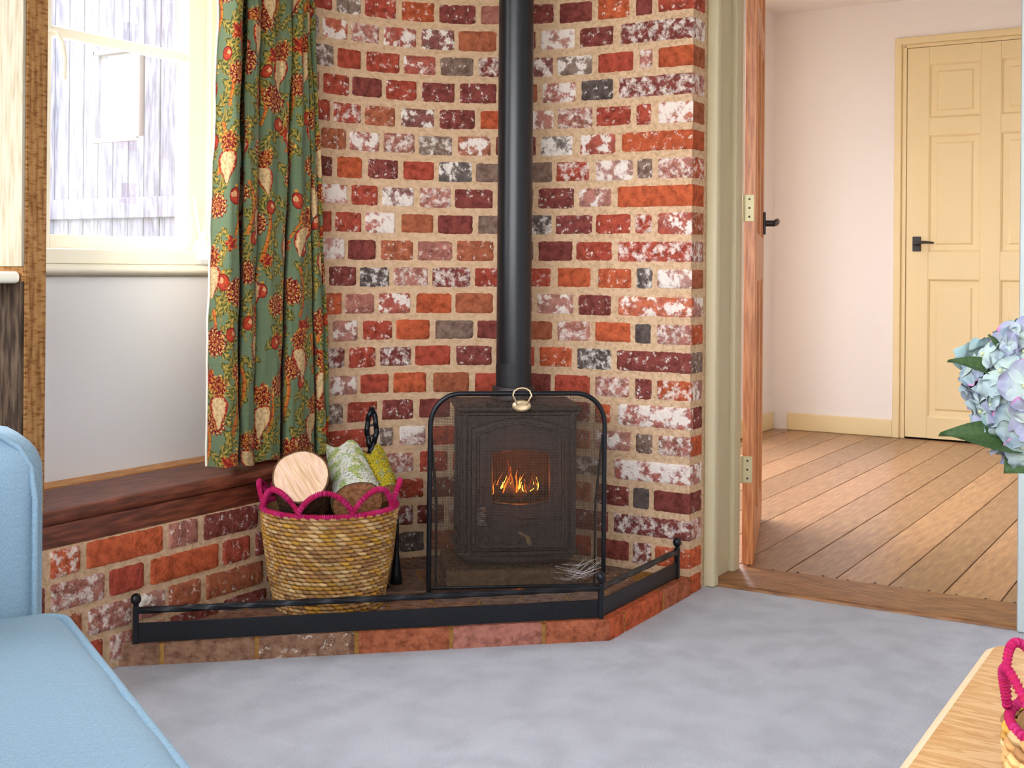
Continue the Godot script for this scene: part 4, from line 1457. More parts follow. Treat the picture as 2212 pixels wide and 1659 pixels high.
func companion() -> void:
	var o := thing("companion_stand", "black wrought iron fireside tool stand with looped handle behind the log basket", "fireside stand", Vector3(0.319, 0.05, 0.562))
	var g := Geo.new()
	g.lathe([Vector2(0.0001, 0), Vector2(0.048, 0), Vector2(0.051, 0.003), Vector2(0.049, 0.007), Vector2(0.04, 0.012), Vector2(0.016, 0.018), Vector2(0.009, 0.03), Vector2(0.0001, 0.03)], 36)
	obj("base", g, M.iron, o)
	g = Geo.new()
	g.tube([Vector3(0, 0.02, 0), Vector3(0, 0.35, 0)], 0.006, 10)
	g.ball(Vector3(0, 0.35, 0), Vector3(0.011, 0.011, 0.011))
	obj("stem", g, M.iron, o)
	var r := Vector3(0.855, 0, -0.519)
	for s in [-1.0, 1.0]:
		g = Geo.new()
		var pts := []
		for i in 40:
			var f := i / 39.0
			var w: float = 0.012 * sin(f * PI) * (1.0 if f < 0.92 else 1.0) + 0.0008 * sin(f * TAU * 3)
			pts.append(Vector3(0, 0.352 + 0.112 * f, 0) + r * (s * w) + Vector3(0.519, 0, 0.855) * (s * 0.003 * cos(f * TAU * 3)))
		g.tube(pts, 0.0068, 8)
		obj("handle_strand", g, M.iron, o)
	for e in [0.3, 0.55, 0.78]:
		g = Geo.new()
		g.tube([Vector3(0, 0.352 + 0.112 * e, 0) - r * 0.011, Vector3(0, 0.36 + 0.112 * e, 0) + r * 0.011], 0.003, 8)
		obj("twist", g, M.iron, o)
	# a tool hung on it
	var q := thing("fire_tool", "short black iron fire tool standing between the basket and the mesh guard", "fire tool", Vector3(0.385, 0.06, 0.54))
	g = Geo.new()
	g.tube([Vector3(0, 0.17, 0), Vector3(0.002, 0.12, 0), Vector3(0.0, 0.03, 0)], 0.0055, 8)
	obj("shaft", g, M.iron, q)
	g = Geo.new()
	g.lathe([Vector2(0.005, 0.1), Vector2(0.008, 0.07), Vector2(0.013, 0.03), Vector2(0.017, 0.003), Vector2(0.0001, 0.001)], 16)
	obj("head", g, M.iron, q)


# ---------------------------------------------------------------- baskets and logs
func basket(called: String, label: String, at: Vector3, rt: float, rb: float, h: float, rows_n: int, per: int, loops: int, lift: float, cord: float, phase: float, pitch: float, tone := 1.0) -> Node3D:
	var o := thing(called, label, "basket", at)
	var g := Geo.new()
	g.lathe([Vector2(0.0001, 0.002), Vector2(rb - 0.008, 0.002), Vector2(rb - 0.004, 0.006), Vector2(rt - 0.004, h - 0.004), Vector2(rt - 0.008, h - 0.004), Vector2(rb - 0.012, 0.01), Vector2(0.0001, 0.01)], 48)
	obj("lining", g, M.basket_in, o)
	g = Geo.new()
	var lp := [lin(204, 156, 98), lin(190, 140, 86), lin(216, 172, 112), lin(202, 148, 70), lin(210, 156, 64), lin(172, 124, 78), lin(222, 184, 128)]
	for k in rows_n:
		var f := (k + 0.5) / rows_n
		var belly := 0.004 * sin(f * PI)
		var rad := lerpf(rb, rt, f) + belly
		var th := h / rows_n
		for j in per:
			var a0 := TAU * (j + 0.5 * (k % 2) + rng.randf_range(-0.08, 0.08)) / per
			var span := TAU / per * rng.randf_range(1.4, 1.65)
			var cc: Color = lp[rng.randi() % lp.size()] * (tone * rng.randf_range(0.64, 1.02))
			g.col = Color(cc.r, cc.g, cc.b)
			var pts := []
			var rr := []
			for i in 6:
				var u := i / 5.0
				var a := a0 + span * (u - 0.5)
				var out := sin(u * PI)
				var y := f * h + th * 0.5 * (u - 0.5) + rng.randf_range(-0.0004, 0.0004)
				pts.append(Vector3(cos(a) * (rad - 0.0055 + 0.009 * out), y, sin(a) * (rad - 0.0055 + 0.009 * out)))
				rr.append(th * (0.13 + 0.36 * out))
			g.tube(pts, rr, 6)
	obj("weave", g, M.straw, o).set_meta("kind", "stuff")
	var reds := [lin(178, 32, 88), lin(184, 36, 94), lin(166, 27, 78), lin(180, 34, 80), lin(190, 50, 110)]
	for kind in 2:
		g = Geo.new()
		var pts := []
		var n := 0
		var length := TAU * rt * (1.0 if kind == 0 else 1.0 + 0.35 * loops * lift / rt / TAU * 4)
		n = int(length / pitch) * 5
		for i in n:
			var a := TAU * i / n
			var w := absf(sin(loops * a / 2 + phase))
			var y := h + (0.0 if kind == 0 else cord * 1.2 + lift * pow(w, 0.8))
			var r := rt + (0.0 if kind == 0 else 0.002 + 0.006 * w)
			pts.append(Vector3(cos(a) * r, y, sin(a) * r))
		# spaced evenly along the cord
		var even := []
		var acc := 0.0
		for i in n:
			var b: Vector3 = pts[(i + 1) % n]
			var s: Vector3 = pts[i]
			var d := s.distance_to(b)
			while acc < d:
				even.append(s.lerp(b, acc / d))
				acc += pitch / 5
			acc -= d
		var rad := []
		for i in even.size():
			rad.append(cord * (1.0 + 0.24 * cos(TAU * i / 5.0)))
		var c0 := g.c.size()
		g.tube(even, rad, 8, true)
		for i in range(c0, g.c.size()):
			g.c[i] = reds[(int((i - c0) / 40.0) * 7 + int((i - c0) / 120.0)) % 5]
		obj("rim_cord" if kind == 0 else "looped_trim", g, M.pink, o)
	return o


func firewood(called: String, label: String, centre: Vector3, axis: Vector3, r: float, length: float, face: Material, kind: int, slant := 0.0) -> void:
	var o := thing(called, label, "log", centre - axis * length, 0, "firewood in the log basket" if called == "firewood_log" else "")
	var x := Vector3.UP.cross(axis).normalized()
	var y := axis.cross(x)
	var nz := noise(9.0, 4, FastNoiseLite.TYPE_SIMPLEX, 90 + kind)
	var nf := noise(60.0 if kind == 0 else 120.0, 3, FastNoiseLite.TYPE_SIMPLEX, 94 + kind)
	var g := Geo.new()
	g.start()
	var rows := []
	var seg := 72 if kind == 0 else 150
	var steps := 56 if kind == 0 else 100
	var last := PackedVector3Array()
	var cols := []
	for i in steps + 1:
		var f := float(i) / steps
		var ring := PackedVector3Array()
		for k in seg:
			var a := TAU * k / seg
			var off := x * cos(a) + y * sin(a)
			var p := axis * (length * f) + off * r
			var bark := nf.get_noise_3dv(p) * 0.0017 * (1.0 if f < 0.995 else 0.3)
			var rr := r * (1 + 0.05 * nz.get_noise_3dv(p)) * (lerpf(0.72, 1.0, f) if kind == 1 else 1.0) + bark
			p = axis * (length * f) + off * rr
			if slant != 0.0:   # the far end is split at an angle
				p += axis * (1 - f) * (slant * (cos(a) * 0.7 + sin(a) * 0.5) + 0.02 * sin(a * 3 + 1.0)) * 1.0
			ring.append(p)
			var c := Color.WHITE
			var m := nz.get_noise_3dv(p * 5 + Vector3(3, 1, 2))
			var m2 := nf.get_noise_3dv(p * 1.6)
			if kind == 0:
				c = lin(96, 72, 54) if m2 > 0 else lin(64, 46, 36)
			elif kind == 1:
				c = lin(196, 196, 180)
				var m3 := nz.get_noise_3dv(p * 2.2 + Vector3(7, 3, 1))
				if m3 + 0.25 * m2 > 0.02:
					c = lin(150, 166, 104) if m2 < 0.1 else lin(178, 188, 136)
				if m < -0.3 and m2 > -0.1:
					c = lin(186, 178, 80)
				if m2 < -0.4:
					c = lin(96, 90, 76)
				elif m2 > 0.22 and m3 < 0.05:
					c = lin(228, 226, 218)
			else:
				c = lin(178, 158, 40) if m > -0.2 else lin(150, 150, 110)
				if m2 < -0.15:
					c = lin(110, 96, 36)
			cols.append(c)
		rows.append(ring)
		last = ring
	g.grid(rows, true)
	for i in cols.size():
		g.c[i] = cols[i]
	var far: PackedVector3Array = rows[0].duplicate()
	far.reverse()
	g.col = lin(150, 112, 78)
	g.fan(far)
	g.closed()
	g.start()
	g.col = lin(104, 78, 56)
	var wide := PackedVector3Array()
	var tight := PackedVector3Array()
	for k in seg:
		wide.append(last[k])
		tight.append(axis * length + (last[k] - axis * length) * 0.93 + axis * 0.001)
	g.grid([wide, tight], true)
	g.facing(axis)
	obj("bark", g, vcol(mat(Color.WHITE, 0.95, 0.15)), o)
	g = Geo.new()
	g.start()
	var inner := PackedVector3Array()
	var outer := PackedVector3Array()
	for k in seg:
		outer.append(axis * length + (last[k] - axis * length) * 0.945 + axis * 0.0002)
		inner.append(axis * length + (last[k] - axis * length) * 0.94 + axis * 0.0012)
	g.grid([outer, inner], true)
	g.fan(inner)
	g.facing(axis)
	for i in g.v.size():
		var w := g.v[i] - axis * length
		g.uv[i] = Vector2(w.dot(x) + 0.6 * w.dot(y), w.dot(y) - 0.6 * w.dot(x))
	obj("cut_face", g, face, o)


func log_basket() -> void:
	basket("log_basket", "woven straw log basket with looped pink trim on the hearth", Vector3(0.333, 0.049, 0.745), 0.163, 0.126, 0.244, 25, 45, 8, 0.05, 0.0062, 0.942, 0.0043)
	var fresh := tex(mat(rgb(255, 246, 238), 0.8), ntex(noise(0.01, 4, FastNoiseLite.TYPE_SIMPLEX, 97), 512, [0.0, 0.35, 0.5, 0.65, 1.0], [rgb(206, 166, 130), rgb(226, 194, 160), rgb(236, 214, 184), rgb(226, 186, 164), rgb(242, 226, 202)]), Vector3(1, 1, 1), false)
	fresh.uv1_triplanar = false
	fresh.uv1_scale = Vector3(9, 0.9, 1)
	var aged := tex(mat(rgb(240, 220, 205), 0.85), ntex(noise(0.02, 4, FastNoiseLite.TYPE_SIMPLEX, 98), 512, [0.0, 0.4, 0.6, 1.0], [rgb(134, 90, 58), rgb(172, 124, 86), rgb(190, 142, 102), rgb(206, 162, 122)]), Vector3(1, 1, 1), false)
	aged.uv1_triplanar = false
	aged.uv1_scale = Vector3(5, 5, 1)
	var to := Vector3(0.64, 0, 0.77)
	firewood("firewood_log", "round log with a pale fresh cut end at the left of the basket", Vector3(0.338, 0.377, 0.858), (to * cos(0.6) + Vector3(-0.05, sin(0.6), 0.05)).normalized(), 0.068, 0.2, fresh, 0)
	firewood("firewood_log", "lichen covered grey green log leaning in the middle of the basket", Vector3(0.415, 0.306, 0.74), (to * cos(0.55) + Vector3(0.1, -sin(0.55), -0.1)).normalized(), 0.064, 0.185, aged, 1, 0.035)
	firewood("firewood_log", "small log with bright yellow moss at the right rear of the basket", Vector3(0.45, 0.32, 0.668), (to * 0.6 + Vector3(0.2, -0.55, -0.1)).normalized(), 0.031, 0.13, aged, 2, 0.015)


# ---------------------------------------------------------------- the curtain
func motif(kind: int, w: int, h: int, sd: int, mirror := false) -> Image:   # one printed motif with a clear ground
	var im := Image.create_empty(w, h, false, Image.FORMAT_RGBA8)
	var red := rgb(158, 44, 34)
	var dark := rgb(104, 24, 26)
	var gold := rgb(206, 142, 52)
	var cream := rgb(222, 190, 140)
	var olive := rgb(126, 124, 58)
	var deep := rgb(78, 84, 46)
	var orange := rgb(204, 88, 46)
	var n := noise(0.05, 2, FastNoiseLite.TYPE_SIMPLEX, sd)
	for j in h:
		for i in w:
			var x := 2.0 * i / w - 1
			if mirror:
				x = -x
			var y := 2.0 * j / h - 1
			var e := n.get_noise_2d(i, j)
			var c := Color(0, 0, 0, 0)
			if kind == 0:   # tufted bell: mop of red and gold petals over a cream bulb
				var by := (y + 0.25) / 1.2
				if by > 0 and by < 1:
					var hw := 0.62 * sin(PI * pow(by, 0.62)) * (1 - 0.15 * by) + 0.06
					var q := absf(x) / hw
					if q < 1:
						c = cream.lerp(rgb(214, 168, 110), clampf(0.5 + 0.5 * sin(x * 16 + e), 0, 1) * 0.5)
						if q > 0.82 + 0.1 * e or by < 0.08:
							c = red
						elif q > 0.7:
							c = orange.lerp(cream, 0.5)
				var d := Vector2(x * 0.75, (y + 0.52) * 1.3)
				var th := d.angle()
				var r := d.length()
				if r < 0.56 * (0.8 + 0.22 * cos(th * 11 + e * 3)):
					c = petals(r / 0.56, th, 11, 3, e, dark, red, gold, rgb(232, 184, 96))
			elif kind == 1:   # round chrysanthemum
				var d := Vector2(x, y)
				var r := d.length()
				var th := d.angle()
				if r < 0.93 * (0.86 + 0.12 * cos(th * 13 + e * 2)):
					c = petals(r, th, 14, 4, e, dark, red, gold, cream)
			elif kind == 2:   # pomegranate
				var d := Vector2(x * 1.1, y - 0.1)
				var r := d.length() * (1 + 0.05 * e)
				if r < 0.82:
					c = orange.lerp(red, clampf(r * 1.1, 0, 1))
					if Vector2(x + 0.25, y + 0.05).length() < 0.3 + 0.1 * e:
						c = cream.lerp(orange, 0.3)
					if r > 0.74:
						c = dark
				elif y < -0.6 and absf(x) < 0.3 * (-y - 0.3):
					c = gold
			elif kind == 3:   # sprig of toothed leaves
				for k in 5:
					var b := Vector2(0.75 * sin(k * 2.3 + sd), -0.8 + 0.36 * k)
					var ang := 0.7 * (1 if k % 2 == 0 else -1) + 0.2 * sin(k + sd)
					var d := (Vector2(x, y) - b * Vector2(0.5, 1)).rotated(-ang)
					var q := absf(d.y) / (0.24 * (1 - pow(d.x / 0.6, 2)) * (0.85 + 0.15 * cos(d.x * 30)) + 0.001)
					if absf(d.x) < 0.6 and q < 1:
						c = olive.lerp(gold, clampf(0.5 + e, 0, 1) * 0.6) if sin(d.x * 22 + absf(d.y) * 30) > -0.2 else deep
						if q < 0.1:
							c = rgb(186, 170, 92)
				if absf(x - 0.18 * sin(y * 4)) < 0.035:
					c = gold.lerp(olive, 0.5)
			elif kind == 4:   # jointed cane, gold and rust
				var cx := 0.35 * sin(y * 2.1 + sd)
				if absf(x - cx) < 0.24:
					var s := (x - cx) / 0.24
					c = gold.lerp(orange, clampf(0.4 + s * 0.6 + e, 0, 1))
					if absf(s) > 0.82 or absf(fposmod(y * 2.3, 1.0) - 0.5) < 0.05:
						c = rgb(130, 66, 30)
			elif kind == 5:   # red maple-like leaf
				var d := Vector2(x, y)
				var r := d.length()
				if r < 0.85 * (0.52 + 0.48 * absf(cos(d.angle() * 2.5))):
					c = red.lerp(gold, clampf(r + e * 0.8 - 0.2, 0, 1))
					if absf(sin(d.angle() * 2.5)) < 0.12:
						c = dark
			if c.a > 0:
				im.set_pixel(i, j, c.darkened(0.08 + clampf(-e * 0.25, 0, 0.2)))
	return im


func petals(r: float, th: float, n: int, rings: int, e: float, deep: Color, low: Color, high: Color, tip: Color) -> Color:   # overlapping rings of pointed petals
	var k := floorf(r * rings)
	var f := r * rings - k
	var v := 0.5 + 0.5 * cos(th * n + k * PI + e * 2.5)
	if v < 0.16 + 0.25 * f or f < 0.06:
		return deep
	var c := low.lerp(high, clampf(f * 0.9 + 0.35 * r + e, 0, 1))
	return c.lerp(tip, clampf((f - 0.45) * 2.2 * v + 0.3 * (r - 0.5), 0, 1))


func curtain_print() -> ImageTexture:
	var w := 1024
	var h := 1536
	var im := Image.create_empty(w, h, false, Image.FORMAT_RGBA8)
	var sage := rgb(98, 112, 84)
	im.fill(sage)
	var r2 := RandomNumberGenerator.new()
	r2.seed = 5
	for i in 900:   # slubs of the weave
		var v := r2.randf_range(-0.07, 0.07)
		var c := sage.lightened(v) if v > 0 else sage.darkened(-v)
		if i % 2:
			im.fill_rect(Rect2i(r2.randi() % w, r2.randi() % h, 30 + r2.randi() % 220, 1 + r2.randi() % 2), c)
		else:
			im.fill_rect(Rect2i(r2.randi() % w, r2.randi() % h, 1 + r2.randi() % 2, 30 + r2.randi() % 260), c)
	var st := []
	st.append([motif(0, 110, 190, 3), motif(0, 126, 204, 4, true)])
	st.append([motif(1, 124, 124, 5), motif(1, 104, 104, 6)])
	st.append([motif(2, 70, 76, 7), motif(2, 58, 64, 8, true)])
	st.append([motif(3, 130, 170, 9), motif(3, 150, 190, 12, true), motif(3, 110, 140, 15)])
	st.append([motif(4, 70, 190, 2), motif(4, 60, 150, 5, true)])
	st.append([motif(5, 96, 96, 11), motif(5, 70, 70, 13, true)])
	var spots := []
	for pass_ in [[3, 84], [4, 30], [5, 26], [2, 40], [1, 26], [0, 30]]:
		for k in pass_[1]:
			var f: float = (k + 0.5) / pass_[1]
			var at := Vector2i(int(fposmod(k * 0.618034 + pass_[0] * 0.21 + r2.randf() * 0.06, 1.0) * w), int(fposmod(f + 0.13 * pass_[0], 1.0) * h))
			spots.append([pass_[0], at])
	for s in spots:
		var pick: Array = st[s[0]]
		var q: Image = pick[r2.randi() % pick.size()]
		for dx in [-w, 0, w]:
			for dy in [-h, 0, h]:
				im.blend_rect(q, Rect2i(0, 0, q.get_width(), q.get_height()), s[1] + Vector2i(dx, dy))
	return ImageTexture.create_from_image(im)


func curve_at(p: PackedVector2Array, n: int) -> PackedVector2Array:   # Catmull-Rom through the points
	var r := PackedVector2Array()
	for i in p.size() - 1:
		var a := p[maxi(i - 1, 0)]
		var d := p[mini(i + 2, p.size() - 1)]
		for k in n:
			r.append(p[i].cubic_interpolate(p[i + 1], a, d, float(k) / n))
	r.append(p[p.size() - 1])
	return r


func curtain() -> void:
	var o := thing("curtain", "sage green floral curtain hanging in deep folds beside the window", "curtain", Vector3(0.13, 0.39, 0.736))
	var low := PackedVector2Array([Vector2(0, -0.2), Vector2(0.005, 0.7), Vector2(0.02, 0.98), Vector2(0.07, 1.02), Vector2(0.105, 0.95), Vector2(0.12, 0.7), Vector2(0.15, 0.3), Vector2(0.2, -0.1), Vector2(0.26, -0.55), Vector2(0.31, -0.85), Vector2(0.328, -0.75), Vector2(0.295, -0.35), Vector2(0.24, 0.1), Vector2(0.19, 0.45), Vector2(0.165, 0.7), Vector2(0.18, 0.88), Vector2(0.215, 0.95), Vector2(0.262, 0.85), Vector2(0.282, 0.55), Vector2(0.278, 0.25), Vector2(0.3, 0.15), Vector2(0.308, 0.4), Vector2(0.302, 0.62), Vector2(0.35, 0.82), Vector2(0.42, 0.92), Vector2(0.49, 0.88), Vector2(0.517, 0.7), Vector2(0.55, 0.3), Vector2(0.6, -0.1), Vector2(0.66, -0.55), Vector2(0.71, -0.85), Vector2(0.732, -0.75), Vector2(0.695, -0.35), Vector2(0.64, 0.1), Vector2(0.59, 0.45), Vector2(0.565, 0.7), Vector2(0.585, 0.9), Vector2(0.66, 0.98), Vector2(0.76, 0.96), Vector2(0.825, 0.8), Vector2(0.842, 0.6), Vector2(0.866, 0.25), Vector2(0.892, -0.05), Vector2(0.914, -0.08), Vector2(0.898, 0.25), Vector2(0.87, 0.55), Vector2(0.886, 0.75), Vector2(0.925, 0.64), Vector2(0.942, 0.35), Vector2(0.94, 0.05), Vector2(0.958, -0.05), Vector2(0.966, 0.25), Vector2(0.985, 0.4), Vector2(1, 0.1)])
	var high := PackedVector2Array()
	var keys := [[0.0, 0.0], [0.12, 0.1], [0.152, 0.14], [0.275, 0.335], [0.3, 0.36], [0.517, 0.675], [0.56, 0.715], [0.838, 0.84], [0.938, 0.93], [1.0, 1.0]]
	for w in low:   # the same folds, nearer the rail
		for k in keys.size() - 1:
			if w.x <= keys[k + 1][0]:
				high.append(Vector2(remap(w.x, keys[k][0], keys[k + 1][0], keys[k][1], keys[k + 1][1]), w.y * 0.92 + 0.12 * sin(w.x * 40)))
				break
	var a := curve_at(low, 7)
	var b := curve_at(high, 7)
	var nz := noise(2.2, 2, FastNoiseLite.TYPE_SIMPLEX, 33)
	var rows := []
	var n := 64
	var height := 1.75
	for j in n + 1:
		var f := float(j) / n
		var mixv := smoothstep(0.0, 0.75, f)
		var row := PackedVector3Array()
		for i in a.size():
			var w := a[i].lerp(b[i], mixv)
			var wide := lerpf(0.392, 0.292, smoothstep(0.0, 0.9, f))
			var mid := lerpf(-0.005, 0.018, f)
			var amp := lerpf(0.054, 0.05, f)
			var z := mid + wide * (0.5 - w.x) + 0.004 * nz.get_noise_2d(w.x * 4, f * 3)
			var x := amp * (w.y - 0.35) + 0.003 * nz.get_noise_2d(w.x * 6 + 9, f * 4)
			x += 0.03 * smoothstep(0.75, 1.0, w.x) * (1 - f)   # clear of the curved bricks
			row.append(Vector3(x, height * f + (0.004 * sin(w.x * 20) if j == 0 else 0.0) - (0.006 * w.x if j == 0 else 0.0), z))
		rows.append(row)
	var m := mat(Color.WHITE, 0.9, 0.15)
	m.albedo_texture = curtain_print()
	m.rim_enabled = true
	m.rim = 0.2
	m.backlight_enabled = true
	m.backlight = Color(0.1, 0.1, 0.09)
	for side in 2:
		var g := Geo.new()
		g.start()
		var shifted := []
		for row in rows:
			var q := PackedVector3Array()
			for i in row.size():
				var t: Vector3 = (row[mini(i + 1, row.size() - 1)] - row[maxi(i - 1, 0)]).normalized()
				q.append(row[i] + (Vector3.ZERO if side == 0 else Vector3.UP.cross(t) * 0.003))
			shifted.append(q)
		g.grid(shifted)
		for j in rows.size():
			var s := 0.0
			for i in a.size():
				if i:
					s += Vector2(shifted[j][i].x - shifted[j][i - 1].x, shifted[j][i].z - shifted[j][i - 1].z).length()
				g.uv[j * a.size() + i] = Vector2(s / 0.7 + 0.13, -shifted[j][i].y / 1.05 + 0.4)
		g.facing(Vector3(1 if side == 0 else -1, 0, 0))
		obj("printed_cloth" if side == 0 else "lining", g, m if side == 0 else mat(rgb(236, 228, 208), 0.9, 0.15), o)
	# the turned hem and the leading edge
	var g2 := Geo.new()
	var edge := []
	for j in n + 1:
		edge.append(rows[j][0] + Vector3(-0.002, 0, 0.001))
	g2.tube(edge, 0.003, 6)
	obj("edge_piping", g2, mat(rgb(240, 232, 214), 0.9, 0.15), o)


# ---------------------------------------------------------------- furniture
func sofa() -> void:
	var o := thing("sofa", "light blue linen sofa with piped seat cushion in the left foreground", "sofa", Vector3(1.005, 0, 2.057), deg_to_rad(-28.0))
	var g := Geo.new()
	g.rounded(Vector3(1.0, 0.2, 0.42), Vector3(2.3, 0.2, 0.8), 0.02)
	obj("base", g, M.linen, o)
	g = Geo.new()
	g.rounded(Vector3(1.0, 0.56, 0.75), Vector3(2.3, 0.74, 0.2), 0.07, 0.0, 14)
	obj("back", g, M.linen, o)
	for k in 3:
		var w := 0.7
		var x0 := 0.006 + 0.71 * k
		g = Geo.new()
		g.rounded(Vector3(x0 + w / 2, 0.375, 0.305), Vector3(w, 0.146, 0.6), 0.045, 0.02, 28)
		for i in g.v.size():   # slack folds in the cover
			var p := g.v[i]
			if p.y > 0.42:
				var f := 0.0
				for e in [[0.33, 0.16], [0.40, 0.22], [0.52, 0.2], [0.2, 0.1]]:
					var d: float = (p.x - x0 - e[0]) + 0.35 * (p.z - 0.05) - 0.03 * sin(p.z * 20)
					f += -0.0035 * exp(-pow(d / 0.007, 2)) * smoothstep(float(e[1]), 0.02, p.z)
				g.v[i].y += f
		var c := obj("seat_cushion", g, M.linen, o)
		for y in [0.438, 0.313]:
			g = Geo.new()
			var pts := []
			for s in 4:
				var cx: float = x0 + (w - 0.042 if s in [0, 3] else 0.042)
				var cz: float = 0.305 + (0.258 if s in [0, 1] else -0.258)
				for i in 9:
					var a := PI / 2 * s + PI / 2 * i / 8
					pts.append(Vector3(cx + cos(a) * 0.029, y + (0.003 * sin((cx + cos(a) * 0.03) * 7) if y > 0.4 else 0.0), cz + sin(a) * 0.029))
			# fill the straight runs
			var full := []
			for i in pts.size():
				var p0: Vector3 = pts[i]
				var p1: Vector3 = pts[(i + 1) % pts.size()]
				var m := maxi(1, int(p0.distance_to(p1) / 0.02))
				for q in m:
					full.append(p0.lerp(p1, float(q) / m))
			g.tube(full, 0.0052, 8, true)
			obj("piping", g, M.linen, c)
	for k in 2:
		var x := -0.09 if k == 0 else 2.24
		g = Geo.new()
		g.rounded(Vector3(x, 0.375, 0.43), Vector3(0.172, 0.57, 0.8), 0.05, 0.012, 24)
		var ar := obj("arm", g, M.linen, o)
		g = Geo.new()
		var pts := []
		var xs := x + (0.064 if k == 0 else -0.064)
		for e in [[0.1, 0.048], [0.3, 0.046], [0.5, 0.046], [0.58, 0.046], [0.62, 0.05], [0.645, 0.064], [0.66, 0.085], [0.666, 0.12], [0.671, 0.3], [0.671, 0.6]]:
			pts.append(Vector3(xs + (0.018 if e[0] < 0.6 else 0.008) * (1 if k == 0 else -1), e[0], e[1]))
		g.tube(pts, 0.004, 8)
		obj("piping", g, M.linen, ar)
		for z in [0.1, 0.75]:
			g = Geo.new()
			g.lathe([Vector2(0.0001, 0), Vector2(0.018, 0), Vector2(0.026, 0.1), Vector2(0.0001, 0.1)], 16, Transform3D(Basis(), Vector3(x + 0.01, 0, z)))
			obj("leg", g, M.threshold, o)


func coffee_table() -> void:
	var x0 := 1.97
	var z0 := 1.352
	var o := thing("coffee_table", "pale pine coffee table with rounded corner in the right foreground", "table", Vector3(2.33, 0, 1.93))
	var g := Geo.new()
	var out := func(inset: float) -> PackedVector2Array:
		var r := PackedVector2Array()
		var hx := 0.36 - inset
		var hz := 0.578 - inset
		var rad := 0.03 - inset * 0.5
		for s in 4:
			var c := Vector2((hx - rad) * (1 if s in [0, 3] else -1), (hz - rad) * (1 if s in [0, 1] else -1))
			for i in 9:
				r.append(c + Vector2.from_angle(PI / 2 * s + PI / 2 * i / 8) * rad)
		return r
	var rows := []
	for e in [[0.004, 0.345], [0.0, 0.35], [0.0, 0.366], [0.004, 0.373], [0.011, 0.3775], [0.016, 0.379]]:
		var ring := PackedVector3Array()
		for w in (out.call(e[0]) as PackedVector2Array):
			ring.append(Vector3(w.x, e[1], w.y))
		rows.append(ring)
	g.start()
	g.grid(rows, true)
	g.fan(rows[0])
	g.closed()
	obj("edge_band", g, M.table_edge, o)
	g = Geo.new()
	g.prism(out.call(0.0155), 0.36, 0.38, Transform3D(PLAN, Vector3.ZERO))
	obj("tabletop", g, M.table, o)
	for sx in [-1, 1]:
		for sz in [-1, 1]:
			g = Geo.new()
			g.box(Vector3(sx * 0.3, 0.1725, sz * 0.52), Vector3(0.06, 0.345, 0.06), 0.005)
			obj("leg", g, M.table, o)
	for s in [-1, 1]:
		g = Geo.new()
		g.box(Vector3(s * 0.3, 0.305, 0), Vector3(0.025, 0.08, 0.98), 0.003)
		obj("apron", g, M.table, o)
	basket("small_basket", "small woven basket with bright pink looped trim on the pine table", Vector3(2.197, 0.3805, 1.926), 0.104, 0.092, 0.1, 10, 30, 8, 0.047, 0.0038, 0.35, 0.0042, 1.3)
	var aged := tex(mat(rgb(240, 220, 205), 0.85), ntex(noise(0.02, 4, FastNoiseLite.TYPE_SIMPLEX, 98), 512, [0.0, 0.4, 0.6, 1.0], [rgb(134, 90, 58), rgb(172, 124, 86), rgb(190, 142, 102), rgb(206, 162, 122)]), Vector3(1, 1, 1), false)
	aged.uv1_triplanar = false
	aged.uv1_scale = Vector3(5, 5, 1)
	firewood("kindling_log", "short mottled kindling log inside the small pink trimmed basket", Vector3(2.215, 0.465, 1.95), Vector3(0.5, 0.3, 0.8).normalized(), 0.035, 0.1, aged, 1, 0.0)


